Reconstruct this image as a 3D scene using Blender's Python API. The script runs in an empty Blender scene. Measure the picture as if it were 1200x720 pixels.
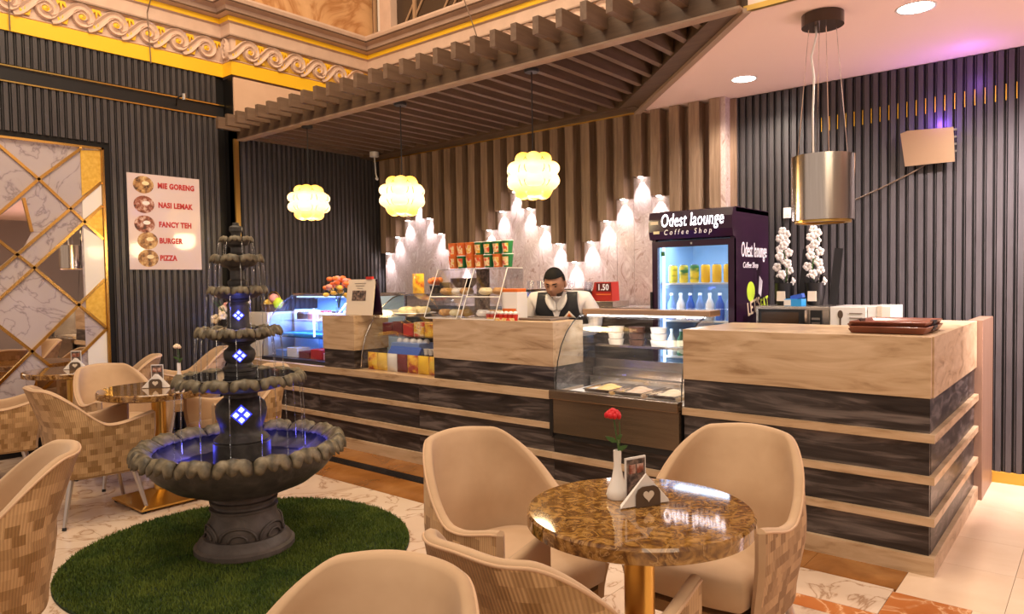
import bpy, bmesh, math, random
import numpy as np
from mathutils import Vector, Matrix, Euler

C = bpy.context.scene.collection
sc = bpy.context.scene
PI = math.pi
R = math.radians
random.seed(7)

# ------------------------------------------------------------------ camera
cam_d = bpy.data.cameras.new('camera'); cam = bpy.data.objects.new('camera', cam_d); C.objects.link(cam)
YAW, PITCH, ROLL = 0.69473417, 0.03614949, -0.01618214
fw = Vector((-math.sin(YAW)*math.cos(PITCH), math.cos(YAW)*math.cos(PITCH), -math.sin(PITCH)))
rt = Vector((math.cos(YAW), math.sin(YAW), 0)); up = rt.cross(fw)
r2 = math.cos(ROLL)*rt + math.sin(ROLL)*up
u2 = -math.sin(ROLL)*rt + math.cos(ROLL)*up
cam.matrix_world = Matrix(((r2.x, u2.x, -fw.x, 0), (r2.y, u2.y, -fw.y, 0), (r2.z, u2.z, -fw.z, 1.45), (0, 0, 0, 1)))
cam_d.sensor_width = 36; cam_d.lens = 837.14/1200*36; cam_d.clip_start = 0.05
sc.camera = cam

# ------------------------------------------------------------------ view, world, room light
sc.view_settings.view_transform = 'Standard'; sc.view_settings.look = 'None'
sc.view_settings.gamma = 1; sc.view_settings.use_curve_mapping = False
sc.view_settings.exposure = 0.12
w = bpy.data.worlds.new('world'); sc.world = w; w.use_nodes = True
w.node_tree.nodes['Background'].inputs[0].default_value = (1.0, 0.80, 0.68, 1)
w.node_tree.nodes['Background'].inputs[1].default_value = 0.45

def light(name, kind, loc, energy, col, size=None, size_y=None, target=None, spot=None, blend=.5, radius=None):
    d = bpy.data.lights.new(name, kind); o = bpy.data.objects.new(name, d); C.objects.link(o)
    d.energy = energy; d.color = col; o.location = loc
    if kind == 'AREA':
        d.size = size
        if size_y: d.shape = 'RECTANGLE'; d.size_y = size_y
    if kind == 'SPOT': d.spot_size = R(spot); d.spot_blend = blend
    if radius is not None and kind != 'AREA': d.shadow_soft_size = radius
    if target is not None:
        o.rotation_euler = (Vector(target)-Vector(loc)).to_track_quat('-Z', 'Y').to_euler()
    return o

WARM = (1.0, .78, .55); NEUT = (1.0, .9, .8)
light('atrium_light', 'AREA', (-2.8, 0.6, 6.2), 262, WARM, 5, 3.5, (-2.8, 1.2, 0))
light('mall_light', 'AREA', (2.6, -0.8, 4.4), 92, WARM, 3, 3, (-2.0, 3.4, .8))
light('ceiling_fill', 'AREA', (1.7, 5.1, .8), 36, (1.0, .70, .74), 1.0, 1.0, (-.6, 5.0, 3.0))  # added fill out of view, lifts the bay ceiling
light('cornice_wash', 'AREA', (-4.2, 2.6, 6.4), 125, (1.0, .74, .45), 3.0, 1.5, (-6.6, 5.0, 3.9))

# ------------------------------------------------------------------ materials
MATS = {}
def newmat(name):
    m = bpy.data.materials.new(name); m.use_nodes = True; MATS[name] = m
    return m, m.node_tree, m.node_tree.nodes['Principled BSDF']
def setp(b, col=None, rough=.5, metal=0, spec=.5, emit=None, estr=0, coat=0, sheen=0, alpha=1):
    if col is not None: b.inputs['Base Color'].default_value = (*col, 1)
    b.inputs['Roughness'].default_value = rough; b.inputs['Metallic'].default_value = metal
    b.inputs['Specular IOR Level'].default_value = spec
    if emit: b.inputs['Emission Color'].default_value = (*emit, 1); b.inputs['Emission Strength'].default_value = estr
    b.inputs['Coat Weight'].default_value = coat; b.inputs['Coat Roughness'].default_value = .05
    b.inputs['Sheen Weight'].default_value = sheen
def plain(name, col, rough=.5, metal=0, **k):
    m, t, b = newmat(name); setp(b, col, rough, metal, **k); return m
def node(t, kind, **k):
    n = t.nodes.new(kind)
    for a, v in k.items(): setattr(n, a, v)
    return n
def coords(t, scale, world=False, rand=False, rot=(0, 0, 0)):
    if world: src = node(t, 'ShaderNodeNewGeometry').outputs['Position']
    else: src = node(t, 'ShaderNodeTexCoord').outputs['Object']
    mp = node(t, 'ShaderNodeMapping'); mp.inputs['Scale'].default_value = scale; mp.inputs['Rotation'].default_value = rot
    t.links.new(src, mp.inputs['Vector'])
    if rand:
        oi = node(t, 'ShaderNodeObjectInfo'); mu = node(t, 'ShaderNodeMath', operation='MULTIPLY'); mu.inputs[1].default_value = 37.0
        t.links.new(oi.outputs['Random'], mu.inputs[0]); t.links.new(mu.outputs[0], mp.inputs['Location'])
    return mp.outputs['Vector']
def ramp(t, fac, stops):
    r = node(t, 'ShaderNodeValToRGB'); e = r.color_ramp.elements
    e[0].position, e[0].color = stops[0][0], (*stops[0][1], 1)
    e[1].position, e[1].color = stops[-1][0], (*stops[-1][1], 1)
    for p, c in stops[1:-1]:
        x = e.new(p); x.color = (*c, 1)
    t.links.new(fac, r.inputs['Fac']); return r.outputs['Color']
def bump(t, b, h, s, d=.01):
    n = node(t, 'ShaderNodeBump'); n.inputs['Strength'].default_value = s; n.inputs['Distance'].default_value = d
    t.links.new(h, n.inputs['Height']); t.links.new(n.outputs['Normal'], b.inputs['Normal'])
def noisy(name, stops, scale=(1, 1, 1), detail=5, distort=0, rough=.5, metal=0, bmp=0, world=False, rand=False, nrough=.55, **k):
    m, t, b = newmat(name); setp(b, None, rough, metal, **k)
    n = node(t, 'ShaderNodeTexNoise'); n.inputs['Scale'].default_value = 1; n.inputs['Detail'].default_value = detail
    n.inputs['Distortion'].default_value = distort; n.inputs['Roughness'].default_value = nrough
    t.links.new(coords(t, scale, world, rand), n.inputs['Vector'])
    t.links.new(ramp(t, n.outputs['Fac'], stops), b.inputs['Base Color'])
    if bmp: bump(t, b, n.outputs['Fac'], bmp)
    return m
def marble(name, base, base2, vein, scale=2.0, width=.03, rough=.12, world=False, rand=True, detail=6, distort=1.2, **k):
    m, t, b = newmat(name); setp(b, None, rough, 0, **k)
    v = coords(t, (scale,)*3, world, rand)
    n = node(t, 'ShaderNodeTexNoise'); n.inputs['Scale'].default_value = 1; n.inputs['Detail'].default_value = detail; n.inputs['Distortion'].default_value = distort
    t.links.new(v, n.inputs['Vector'])
    sub = node(t, 'ShaderNodeMath', operation='SUBTRACT'); sub.inputs[1].default_value = .5; t.links.new(n.outputs['Fac'], sub.inputs[0])
    ab = node(t, 'ShaderNodeMath', operation='ABSOLUTE'); t.links.new(sub.outputs[0], ab.inputs[0])
    n2 = node(t, 'ShaderNodeTexNoise'); n2.inputs['Scale'].default_value = .8; n2.inputs['Detail'].default_value = 4
    t.links.new(v, n2.inputs['Vector'])
    c2 = ramp(t, n2.outputs['Fac'], [(.3, base), (.7, base2)])
    f = ramp(t, ab.outputs[0], [(0, (1, 1, 1)), (width, (.25, .25, .25)), (width*2.6, (0, 0, 0))])
    mx = node(t, 'ShaderNodeMix', data_type='RGBA'); t.links.new(f, mx.inputs['Factor'])
    t.links.new(c2, mx.inputs['A']); mx.inputs['B'].default_value = (*vein, 1)
    t.links.new(mx.outputs['Result'], b.inputs['Base Color'])
    return m
def glass(name, tint=(.97, .98, 1.0), boost=0.03):
    m = bpy.data.materials.new(name); m.use_nodes = True; t = m.node_tree; t.nodes.clear(); MATS[name] = m
    o = node(t, 'ShaderNodeOutputMaterial'); mx = node(t, 'ShaderNodeMixShader'); tr = node(t, 'ShaderNodeBsdfTransparent'); gl = node(t, 'ShaderNodeBsdfGlossy')
    lw = node(t, 'ShaderNodeLayerWeight'); fr = node(t, 'ShaderNodeMath', operation='POWER'); fr.inputs[1].default_value = 4.0; t.links.new(lw.outputs['Facing'], fr.inputs[0])
    tr.inputs['Color'].default_value = (*tint, 1); gl.inputs['Roughness'].default_value = .02
    ad = node(t, 'ShaderNodeMath', operation='ADD'); ad.inputs[1].default_value = boost; t.links.new(fr.outputs[0], ad.inputs[0])
    t.links.new(ad.outputs[0], mx.inputs[0]); t.links.new(tr.outputs[0], mx.inputs[1]); t.links.new(gl.outputs[0], mx.inputs[2]); t.links.new(mx.outputs[0], o.inputs[0])
    return m
def emis(name, col, s):
    m, t, b = newmat(name); setp(b, col, .4, emit=col, estr=s); return m

M = {}
M['floor_base'] = plain('floor_grout', (.32, .22, .15), .6)
M['white_marble'] = marble('floor_white_marble', (.70, .54, .42), (.58, .42, .31), (.36, .21, .13), 2.0, .014, .13, world=True, rand=False, distort=1.6)
M['white_marble_b'] = marble('floor_white_marble_pale', (.74, .59, .47), (.64, .48, .36), (.38, .23, .14), 2.4, .012, .13, world=True, rand=False, distort=1.6)
M['orange_tile'] = noisy('floor_orange_marble', [(.3, (.20, .075, .016)), (.5, (.30, .12, .03)), (.75, (.40, .19, .06))], (3, 3, 3), 7, .8, .12, world=True)
M['black_tile'] = plain('floor_black_granite', (.012, .011, .012), .12)
M['beige_tile'] = noisy('floor_beige_stone', [(.3, (.74, .54, .38)), (.7, (.84, .66, .50))], (2.4, 2.4, 2.4), 6, .4, .16, rand=True)
M['red_tile'] = marble('floor_red_marble', (.42, .12, .03), (.55, .20, .06), (.75, .45, .25), 4, .02, .12, world=True, rand=False)
M['slat'] = noisy('grey_slat_laminate', [(.3, (.052, .045, .048)), (.7, (.074, .066, .069))], (14, 14, 3), 5, 0, .36, rand=True)
M['slat_back'] = plain('slat_backing_black', (.005, .004, .004), .5, spec=.3)
M['gold'] = plain('polished_gold', (.85, .55, .16), .18, 1)
M['gold_skirt'] = plain('gold_skirting', (.50, .27, .03), .45)
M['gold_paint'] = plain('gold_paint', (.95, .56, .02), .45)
M['brass'] = plain('brushed_brass', (.80, .50, .13), .3, 1)
M['cornice'] = noisy('cornice_plaster', [(.3, (.62, .43, .33)), (.7, (.71, .51, .40))], (6, 6, 6), 4, 0, .55)
M['cornice_dark'] = plain('cornice_line', (.20, .13, .09), .6)
M['upper_marble'] = marble('upper_wall_marble', (.78, .50, .27), (.68, .38, .17), (.45, .20, .07), 1.2, .06, .4, rand=False, distort=2)
M['pink_wall'] = noisy('pink_stone_wall', [(.3, (.68, .44, .30)), (.7, (.76, .51, .36))], (3, 3, 3), 4, 0, .5)
M['ceiling'] = plain('pink_plaster', (.93, .70, .61), .7)
M['wall_plain'] = plain('plain_wall', (.30, .25, .23), .6)
M['fin'] = noisy('walnut_fin', [(.25, (.17, .105, .066)), (.5, (.29, .19, .125)), (.8, (.42, .29, .20))], (26, 26, 2.2), 7, .5, .42, rand=True)
M['fin_back'] = plain('fin_backing', (.05, .028, .017), .6)
M['wall_marble'] = noisy('pinkish_wall_marble', [(.32, (.36, .245, .21)), (.44, (.60, .48, .45)), (.52, (.50, .385, .35)), (.66, (.68, .58, .55))], (6, 6, 3.2), 8, 3.4, .25, rand=True)
M['pergola'] = noisy('pergola_dark_wood', [(.25, (.06, .034, .018)), (.8, (.13, .08, .045))], (4, 30, 30), 6, .4, .5, rand=True)
M['pergola_beam'] = noisy('pergola_beam_wood', [(.25, (.065, .036, .018)), (.8, (.14, .082, .045))], (3, 26, 26), 6, .4, .5)
M['joist'] = noisy('pergola_joist_wood', [(.25, (.115, .067, .042)), (.8, (.20, .127, .085))], (26, 3, 26), 6, .4, .5, rand=True)
M['pale_edge'] = plain('pale_wood_edge', (.36, .24, .165), .45)
M['oak'] = noisy('pale_oak_laminate', [(.30, (.29, .175, .09)), (.44, (.49, .335, .20)), (.72, (.64, .47, .315))], (2.2, 5, 15), 7, 1.1, .36, rand=True)
M['grey_wood'] = noisy('dark_grey_wood_laminate', [(.34, (.010, .007, .007)), (.5, (.040, .031, .030)), (.66, (.15, .122, .115))], (1.8, 5, 17), 8, 1.3, .36, rand=True)
M['end_panel'] = noisy('pinkish_brown_panel', [(.3, (.22, .125, .085)), (.7, (.29, .175, .12))], (20, 20, 2), 5, 0, .4)
M['steel'] = noisy('brushed_steel', [(.3, (.50, .45, .40)), (.7, (.62, .56, .50))], (3, 60, 60), 4, 0, .27, 1)
M['bronze_steel'] = noisy('bronze_steel', [(.3, (.20, .14, .095)), (.7, (.26, .185, .125))], (3, 60, 60), 4, 0, .26, .8)
M['chrome'] = plain('chrome', (.75, .70, .66), .12, 1)
M['hood_steel'] = noisy('hood_brushed_steel', [(.3, (.72, .64, .56)), (.7, (.82, .74, .66))], (60, 60, 2), 3, 0, .2, 1)
M['leg_metal'] = plain('leg_grey_metal', (.56, .49, .45), .3, .7)
M['black'] = plain('black_plastic', (.012, .011, .012), .35)
M['rubber'] = plain('black_rubber', (.02, .02, .02), .7)
M['white'] = plain('white_plastic', (.80, .76, .72), .35)
M['paper'] = plain('white_paper', (.82, .77, .72), .7)
M['cream'] = plain('cream_board', (.72, .62, .50), .6)
M['velvet'] = noisy('beige_velvet', [(.3, (.47, .305, .175)), (.7, (.55, .37, .225))], (5, 5, 5), 4, .3, .75, sheen=.15)
M['piping'] = plain('beige_piping', (.60, .39, .24), .7)
M['glass'] = glass('clear_glass'); M['case_glass'] = glass('display_glass', (.96, .97, .98), .04)
M['acrylic'] = glass('clear_acrylic', (.95, .96, .98), .06)
M['water'] = glass('water', (.93, .96, 1.0), .18)
M['mirror'] = plain('mirror_glass', (.88, .80, .72), .015, 1)
M['mirror_marble'] = marble('white_grey_marble', (.50, .43, .44), (.43, .365, .38), (.27, .22, .24), 2.2, .012, .10, rand=False, distort=1.6)
M['frosted_gold'] = noisy('gold_leaf_strip', [(.3, (.80, .46, .06)), (.7, (.98, .66, .14))], (30, 30, 30), 5, 0, .35, .6)
M['stone'] = noisy('fountain_dark_stone', [(.25, (.02, .018, .016)), (.55, (.055, .049, .044)), (.85, (.115, .10, .088))], (16, 16, 16), 8, .4, .5, bmp=.5)
M['petal'] = noisy('fountain_petal_stone', [(.25, (.022, .018, .011)), (.5, (.10, .08, .048)), (.8, (.27, .22, .135))], (18, 18, 18), 7, .4, .5, bmp=.4)
M['plinth'] = noisy('fountain_plinth_stone', [(.25, (.055, .044, .038)), (.55, (.11, .09, .078)), (.85, (.16, .13, .11))], (12, 12, 12), 8, .4, .55, bmp=.5)
M['dark_water'] = plain('dark_water', (.004, .005, .008), .05, spec=.25); M['basin_water'] = plain('basin_water', (.006, .007, .016), .3, spec=.3)
M['blue_led'] = emis('blue_led', (.04, .05, .75), 1.0)
M['white_led'] = emis('blue_white_led', (.45, .55, 1.0), 2.2)
M['turf'] = noisy('turf_blade', [(.3, (.04, .085, .006)), (.7, (.13, .175, .016))], (5, 5, 5), 4, 0, .75, world=True)
M['turf_base'] = plain('turf_backing', (.012, .03, .005), .9)
M['led_warm'] = emis('downlight_lens', (1.0, .93, .86), 14)
M['led_white'] = emis('led_strip', (1.0, .95, .9), 9)
M['led_cool'] = emis('cool_led_strip', (.55, .72, 1.0), 3)
M['spot_lens'] = emis('spot_lens', (1.0, .95, .95), 20)
M['fridge'] = noisy('fridge_plum_vinyl', [(.3, (.022, .006, .022)), (.7, (.034, .010, .032))], (3, 3, 3), 2, 0, .22)
M['fridge_in'] = plain('fridge_inner', (.42, .60, .80), .45)
M['letter_white'] = plain('white_lettering', (.92, .88, .92), .5, emit=(1, .95, 1), estr=.15)
M['sign_letter'] = emis('lit_sign_lettering', (1.0, .93, 1.0), 5)
M['letter_red'] = plain('red_lettering', (.50, .02, .02), .5)
M['red'] = plain('red_plastic', (.55, .03, .02), .4); M['dark_red'] = plain('dark_red_card', (.16, .012, .015), .45)
M['orange'] = plain('orange_card', (.68, .15, .02), .45); M['green'] = plain('green_card', (.012, .14, .04), .4)
M['yellow'] = plain('yellow_card', (.90, .55, .02), .4); M['blue'] = plain('blue_card', (.03, .10, .45), .4)
M['lblue'] = plain('light_blue_card', (.18, .30, .62), .4); M['sky'] = plain('cyan_box', (.03, .30, .72), .4)
M['lime'] = plain('lime_print', (.55, .75, .05), .5); M['bread'] = noisy('golden_pastry', [(.3, (.40, .17, .045)), (.7, (.72, .42, .16))], (20, 20, 20), 4, 0, .55, rand=True)
M['cake'] = noisy('pale_cake', [(.3, (.80, .62, .30)), (.7, (.92, .80, .52))], (14, 14, 14), 4, 0, .6, rand=True)
M['choc'] = noisy('chocolate', [(.3, (.05, .02, .012)), (.7, (.12, .05, .03))], (20, 20, 20), 4, 0, .5)
M['rose'] = plain('red_petals', (.62, .008, .015), .5); M['leaf'] = plain('green_leaf', (.045, .11, .02), .5)
M['flower_y'] = plain('yellow_petals', (.88, .58, .10), .5); M['flower_o'] = plain('orange_petals', (.92, .22, .06), .5)
M['flower_c'] = plain('cream_petals', (.80, .64, .45), .5); M['flower_p'] = plain('pink_petals', (.80, .36, .32), .5)
M['flower_w'] = plain('white_petals', (.86, .80, .78), .5); M['porcelain'] = plain('white_porcelain', (.84, .79, .74), .18, coat=.4)
M['tray'] = noisy('red_brown_tray', [(.3, (.15, .045, .025)), (.7, (.26, .085, .05))], (9, 9, 9), 4, 0, .3)
M['tray_grey'] = plain('grey_tray', (.20, .16, .14), .35)
M['skin'] = noisy('skin', [(.3, (.36, .175, .10)), (.7, (.44, .225, .135))], (9, 9, 9), 3, 0, .5)
M['hair'] = plain('black_hair', (.006, .005, .005), .7, spec=.15); M['beard'] = plain('dark_stubble', (.045, .024, .018), .7)
M['shirt'] = plain('white_shirt', (.78, .72, .70), .7); M['vest'] = plain('black_vest', (.012, .012, .016), .6)
M['trouser'] = plain('dark_trousers', (.02, .02, .024), .7); M['eye'] = plain('eye', (.03, .02, .015), .3)
M['brown_plate'] = plain('dark_brown_plate', (.10, .065, .042), .4)
M['win_dark'] = plain('dark_pane', (.05, .028, .016), .15); M['win_bar'] = plain('window_bar', (.42, .26, .15), .5)
M['photo_dark'] = noisy('dark_photo_print', [(.35, (.02, .015, .014)), (.5, (.10, .07, .06)), (.7, (.38, .26, .2))], (40, 40, 40), 4, 0, .3)
M['food1'] = noisy('food_print', [(.35, (.08, .035, .015)), (.5, (.42, .20, .07)), (.7, (.70, .50, .22))], (26, 26, 26), 4, 0, .45, rand=True)
M['food2'] = noisy('food_print_dark', [(.35, (.06, .02, .014)), (.5, (.30, .08, .04)), (.7, (.75, .55, .45))], (22, 22, 22), 4, 0, .45, rand=True)
M['board'] = plain('menu_board_white', (.70, .56, .54), .08)
M['print'] = noisy('product_print', [(.38, (.70, .08, .03)), (.5, (.85, .70, .40)), (.62, (.75, .40, .03))], (22, 22, 22), 2, 0, .4, rand=True)
M['bag_print'] = noisy('snack_bag_print', [(.36, (.45, .05, .02)), (.5, (.85, .45, .03)), (.66, (.88, .62, .08))], (12, 12, 12), 3, 0, .3, rand=True)
M['gelato_y'] = noisy('mango_gelato', [(.3, (.62, .34, .08)), (.7, (.75, .52, .24))], (22, 22, 22), 4, 0, .5, bmp=.6)
M['gelato_b'] = noisy('caramel_gelato', [(.3, (.42, .25, .14)), (.7, (.60, .43, .30))], (22, 22, 22), 4, 0, .5, bmp=.6)
M['gelato_w'] = noisy('vanilla_gelato', [(.3, (.58, .42, .24)), (.7, (.72, .58, .40))], (22, 22, 22), 4, 0, .5, bmp=.6)
M['can'] = noisy('can_print', [(.4, (.03, .20, .05)), (.52, (.80, .62, .04)), (.7, (.90, .75, .08))], (5, 5, 18), 2, 0, .3, rand=True)

# emperador marble table top: brown field, gold cloud, cream veins
m, t, b = newmat('emperador_marble'); setp(b, None, .055, coat=.6); M['emperador'] = m
v = coords(t, (17, 17, 17), rand=True)
n1 = node(t, 'ShaderNodeTexNoise'); n1.inputs['Scale'].default_value = 1; n1.inputs['Detail'].default_value = 8; n1.inputs['Distortion'].default_value = 2.6; t.links.new(v, n1.inputs['Vector'])
c1 = ramp(t, n1.outputs['Fac'], [(.3, (.06, .022, .006)), (.44, (.17, .075, .018)), (.56, (.30, .15, .035)), (.72, (.46, .26, .08))])
vo = node(t, 'ShaderNodeTexVoronoi', feature='DISTANCE_TO_EDGE'); vo.inputs['Scale'].default_value = .7
dv = node(t, 'ShaderNodeVectorMath', operation='ADD'); sv = node(t, 'ShaderNodeVectorMath', operation='SCALE'); sv.inputs['Scale'].default_value = 1.6
t.links.new(n1.outputs['Color'], sv.inputs[0]); t.links.new(v, dv.inputs[0]); t.links.new(sv.outputs[0], dv.inputs[1]); t.links.new(dv.outputs[0], vo.inputs['Vector'])
fv = ramp(t, vo.outputs['Distance'], [(0, (1, 1, 1)), (.018, (.25, .25, .25)), (.04, (0, 0, 0))])
mx = node(t, 'ShaderNodeMix', data_type='RGBA'); t.links.new(fv, mx.inputs['Factor']); t.links.new(c1, mx.inputs['A']); mx.inputs['B'].default_value = (.46, .27, .10, 1)
t.links.new(mx.outputs['Result'], b.inputs['Base Color'])

M['copper_plate'] = plain('copper_plate', (.62, .40, .25), .33, .9)
M['amber_shade'] = emis('amber_petal_shade', (.62, .26, .03), .35)
# basket-weave chair fabric on UVs (u along the shell, v up)
m, t, b = newmat('woven_check_fabric'); setp(b, None, .8, sheen=.1); M['weave'] = m
uv = node(t, 'ShaderNodeTexCoord').outputs['UV']
br = node(t, 'ShaderNodeTexBrick'); br.offset = .5; br.inputs['Scale'].default_value = 1; br.inputs['Mortar Size'].default_value = 0
br.inputs['Brick Width'].default_value = .042; br.inputs['Row Height'].default_value = .036; br.inputs['Bias'].default_value = .0
br.inputs['Color1'].default_value = (.28, .145, .045, 1); br.inputs['Color2'].default_value = (.60, .375, .18, 1)
t.links.new(uv, br.inputs['Vector'])
wv = node(t, 'ShaderNodeTexWave', bands_direction='X'); wv.inputs['Scale'].default_value = 30; wv.inputs['Distortion'].default_value = .3
t.links.new(uv, wv.inputs['Vector'])
mx = node(t, 'ShaderNodeMix', data_type='RGBA', blend_type='MULTIPLY'); mx.inputs['Factor'].default_value = .45
t.links.new(br.outputs['Color'], mx.inputs['A']); t.links.new(ramp(t, wv.outputs['Color'], [(.2, (.55, .5, .45)), (.7, (1, 1, 1))]), mx.inputs['B'])
t.links.new(mx.outputs['Result'], b.inputs['Base Color']); bump(t, b, wv.outputs['Color'], .4, .004)

# lamp petals: white-hot in the middle of each petal where the bulb is near, deep yellow at its edges and ends
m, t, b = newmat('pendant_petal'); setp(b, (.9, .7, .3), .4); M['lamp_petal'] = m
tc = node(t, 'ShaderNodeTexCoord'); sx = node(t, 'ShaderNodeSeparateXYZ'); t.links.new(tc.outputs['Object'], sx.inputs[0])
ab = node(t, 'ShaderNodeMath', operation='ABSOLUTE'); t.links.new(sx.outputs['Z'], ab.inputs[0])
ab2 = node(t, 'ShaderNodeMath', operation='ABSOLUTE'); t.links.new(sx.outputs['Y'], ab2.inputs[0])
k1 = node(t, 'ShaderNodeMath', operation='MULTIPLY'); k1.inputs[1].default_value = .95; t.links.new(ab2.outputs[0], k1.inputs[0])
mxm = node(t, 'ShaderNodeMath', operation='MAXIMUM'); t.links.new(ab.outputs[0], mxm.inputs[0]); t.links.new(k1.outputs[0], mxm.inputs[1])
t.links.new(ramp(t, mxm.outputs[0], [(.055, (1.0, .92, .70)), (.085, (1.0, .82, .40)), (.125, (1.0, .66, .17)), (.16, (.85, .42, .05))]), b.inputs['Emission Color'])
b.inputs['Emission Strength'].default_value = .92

# ------------------------------------------------------------------ helpers
ORG = {}
def org(p): return ORG.get(p.name, Vector((0, 0, 0))) if p is not None else Vector((0, 0, 0))
def thing(name, label, cat, loc=(0, 0, 0), group=None, rz=0):
    o = bpy.data.objects.new(name, None); C.objects.link(o); o.empty_display_size = .05
    o.location = loc; o.rotation_euler = (0, 0, rz); ORG[o.name] = Vector(loc)
    o['label'] = label; o['category'] = cat
    if group: o['group'] = group
    return o
def tag(o, label, cat, group=None):
    o['label'] = label; o['category'] = cat
    if group: o['group'] = group
    return o
def link(name, me, parent=None, loc=None, kind=None, label=None):
    o = bpy.data.objects.new(name, me); C.objects.link(o)
    if parent is not None: o.parent = parent
    if loc is not None: o.location = loc
    ORG[o.name] = org(parent) + (Vector(loc) if loc is not None else Vector((0, 0, 0)))
    if kind: o['kind'] = kind
    if label: o['label'] = label
    return o
def done(name, bm, mat, parent=None, smooth=False, kind=None, label=None, mats=None, sharp=None):
    off = org(parent)
    if off.length > 0: bmesh.ops.translate(bm, verts=bm.verts, vec=-off)
    me = bpy.data.meshes.new(name); bm.to_mesh(me); bm.free()
    for mm in (mats or [mat]): me.materials.append(mm)
    if smooth:
        for p in me.polygons: p.use_smooth = True
        if sharp: me.set_sharp_from_angle(angle=R(sharp))
    return link(name, me, parent, None, kind, label)
def bx(bm, lo, hi, bev=0, mi=0):
    lo, hi = Vector(lo), Vector(hi)
    r = bmesh.ops.create_cube(bm, size=1); vs = r['verts']
    for v_ in vs: v_.co = Vector(((lo[i]+hi[i])/2 + v_.co[i]*(hi[i]-lo[i]) for i in range(3)))
    if bev:
        es = list({e for v_ in vs for e in v_.link_edges})
        bmesh.ops.bevel(bm, geom=es, offset=bev, segments=2, profile=.6, affect='EDGES')
    if mi:
        for f in bm.faces:
            if all(lo[i]-1e-4 <= c.co[i] <= hi[i]+1e-4 for c in f.verts for i in range(3)): f.material_index = mi
    return vs
def box(name, lo, hi, mat, parent=None, bev=0, kind=None, label=None):
    bm = bmesh.new(); bx(bm, lo, hi, bev); return done(name, bm, mat, parent, kind=kind, label=label)
def rot_pts(vs, ang, axis, cen):
    m_ = Matrix.Rotation(ang, 3, axis); cen = Vector(cen)
    for v_ in vs: v_.co = cen + m_ @ (v_.co-cen)
def tube(bm, pts, rad, n=8, caps=True):
    pts = [Vector(p) for p in pts]; rads = rad if isinstance(rad, (list, tuple)) else [rad]*len(pts)
    rings = []
    prev = None
    for i, p in enumerate(pts):
        d = (pts[min(i+1, len(pts)-1)]-pts[max(i-1, 0)]).normalized()
        a = prev if prev is not None else (Vector((0, 0, 1)) if abs(d.z) < .9 else Vector((1, 0, 0)))
        x = (a - d*a.dot(d)).normalized(); y = d.cross(x); prev = x
        rings.append([bm.verts.new(p + (x*math.cos(2*PI*k/n)+y*math.sin(2*PI*k/n))*rads[i]) for k in range(n)])
    for A, B in zip(rings, rings[1:]):
        for k in range(n): bm.faces.new((A[k], A[(k+1) % n], B[(k+1) % n], B[k]))
    if caps:
        bm.faces.new(rings[0][::-1]); bm.faces.new(rings[-1])
def lathe(bm, prof, cen=(0, 0), n=32, lob=None):
    rings = []
    for r_, z in prof:
        if r_ < 1e-5: rings.append([bm.verts.new((cen[0], cen[1], z))]); continue
        ring = []
        for k in range(n):
            a = 2*PI*k/n; rr = r_*(1 if lob is None else lob(a, r_, z))
            ring.append(bm.verts.new((cen[0]+rr*math.cos(a), cen[1]+rr*math.sin(a), z)))
        rings.append(ring)
    for A, B in zip(rings, rings[1:]):
        for k in range(n):
            if len(A) == 1 and len(B) == 1: continue
            if len(A) == 1: bm.faces.new((A[0], B[(k+1) % n], B[k]))
            elif len(B) == 1: bm.faces.new((A[k], A[(k+1) % n], B[0]))
            else: bm.faces.new((A[k], A[(k+1) % n], B[(k+1) % n], B[k]))
    bmesh.ops.recalc_face_normals(bm, faces=bm.faces)
def turned(name, prof, cen, mat, parent=None, n=32, lob=None, sharp=35, **k):
    bm = bmesh.new(); lathe(bm, prof, cen, n, lob); return done(name, bm, mat, parent, True, sharp=sharp, **k)
def prism(bm, poly, axis, a, b_):
    """poly of 2-D points, extruded along axis from a to b_"""
    def P(p, s):
        return {'x': (s, p[0], p[1]), 'y': (p[0], s, p[1]), 'z': (p[0], p[1], s)}[axis]
    A = [bm.verts.new(P(p, a)) for p in poly]; B = [bm.verts.new(P(p, b_)) for p in poly]
    n = len(poly)
    for k in range(n): bm.faces.new((A[k], A[(k+1) % n], B[(k+1) % n], B[k]))
    bm.faces.new(A[::-1]); bm.faces.new(B)
    bmesh.ops.recalc_face_normals(bm, faces=bm.faces)
def strip_poly(line, th):
    """closed outline of an open 2-D line given a thickness"""
    L = [Vector(p) for p in line]; o = []
    for i, p in enumerate(L):
        d = (L[min(i+1, len(L)-1)]-L[max(i-1, 0)]).normalized(); o.append(p + Vector((-d.y, d.x))*th)
    return [tuple(p) for p in L] + [tuple(p) for p in reversed(o)]
def ball(bm, c, r, s=(1, 1, 1), u=12, v=8):
    q = bmesh.ops.create_uvsphere(bm, u_segments=u, v_segments=v, radius=1)
    for x in q['verts']: x.co = Vector((c[0]+x.co.x*r*s[0], c[1]+x.co.y*r*s[1], c[2]+x.co.z*r*s[2]))
    return q['verts']
def copy_tree(src, **props):
    c = src.copy(); C.objects.link(c)
    for k, v_ in props.items(): c[k] = v_
    for ch in src.children:
        d = ch.copy(); C.objects.link(d); d.parent = c
        for g in ch.children:
            e = g.copy(); C.objects.link(e); e.parent = d
    return c
FACE = {'-y': Euler((PI/2, 0, 0)), '+x': Euler((PI/2, 0, PI/2)), '+z': Euler((0, 0, 0))}
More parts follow.
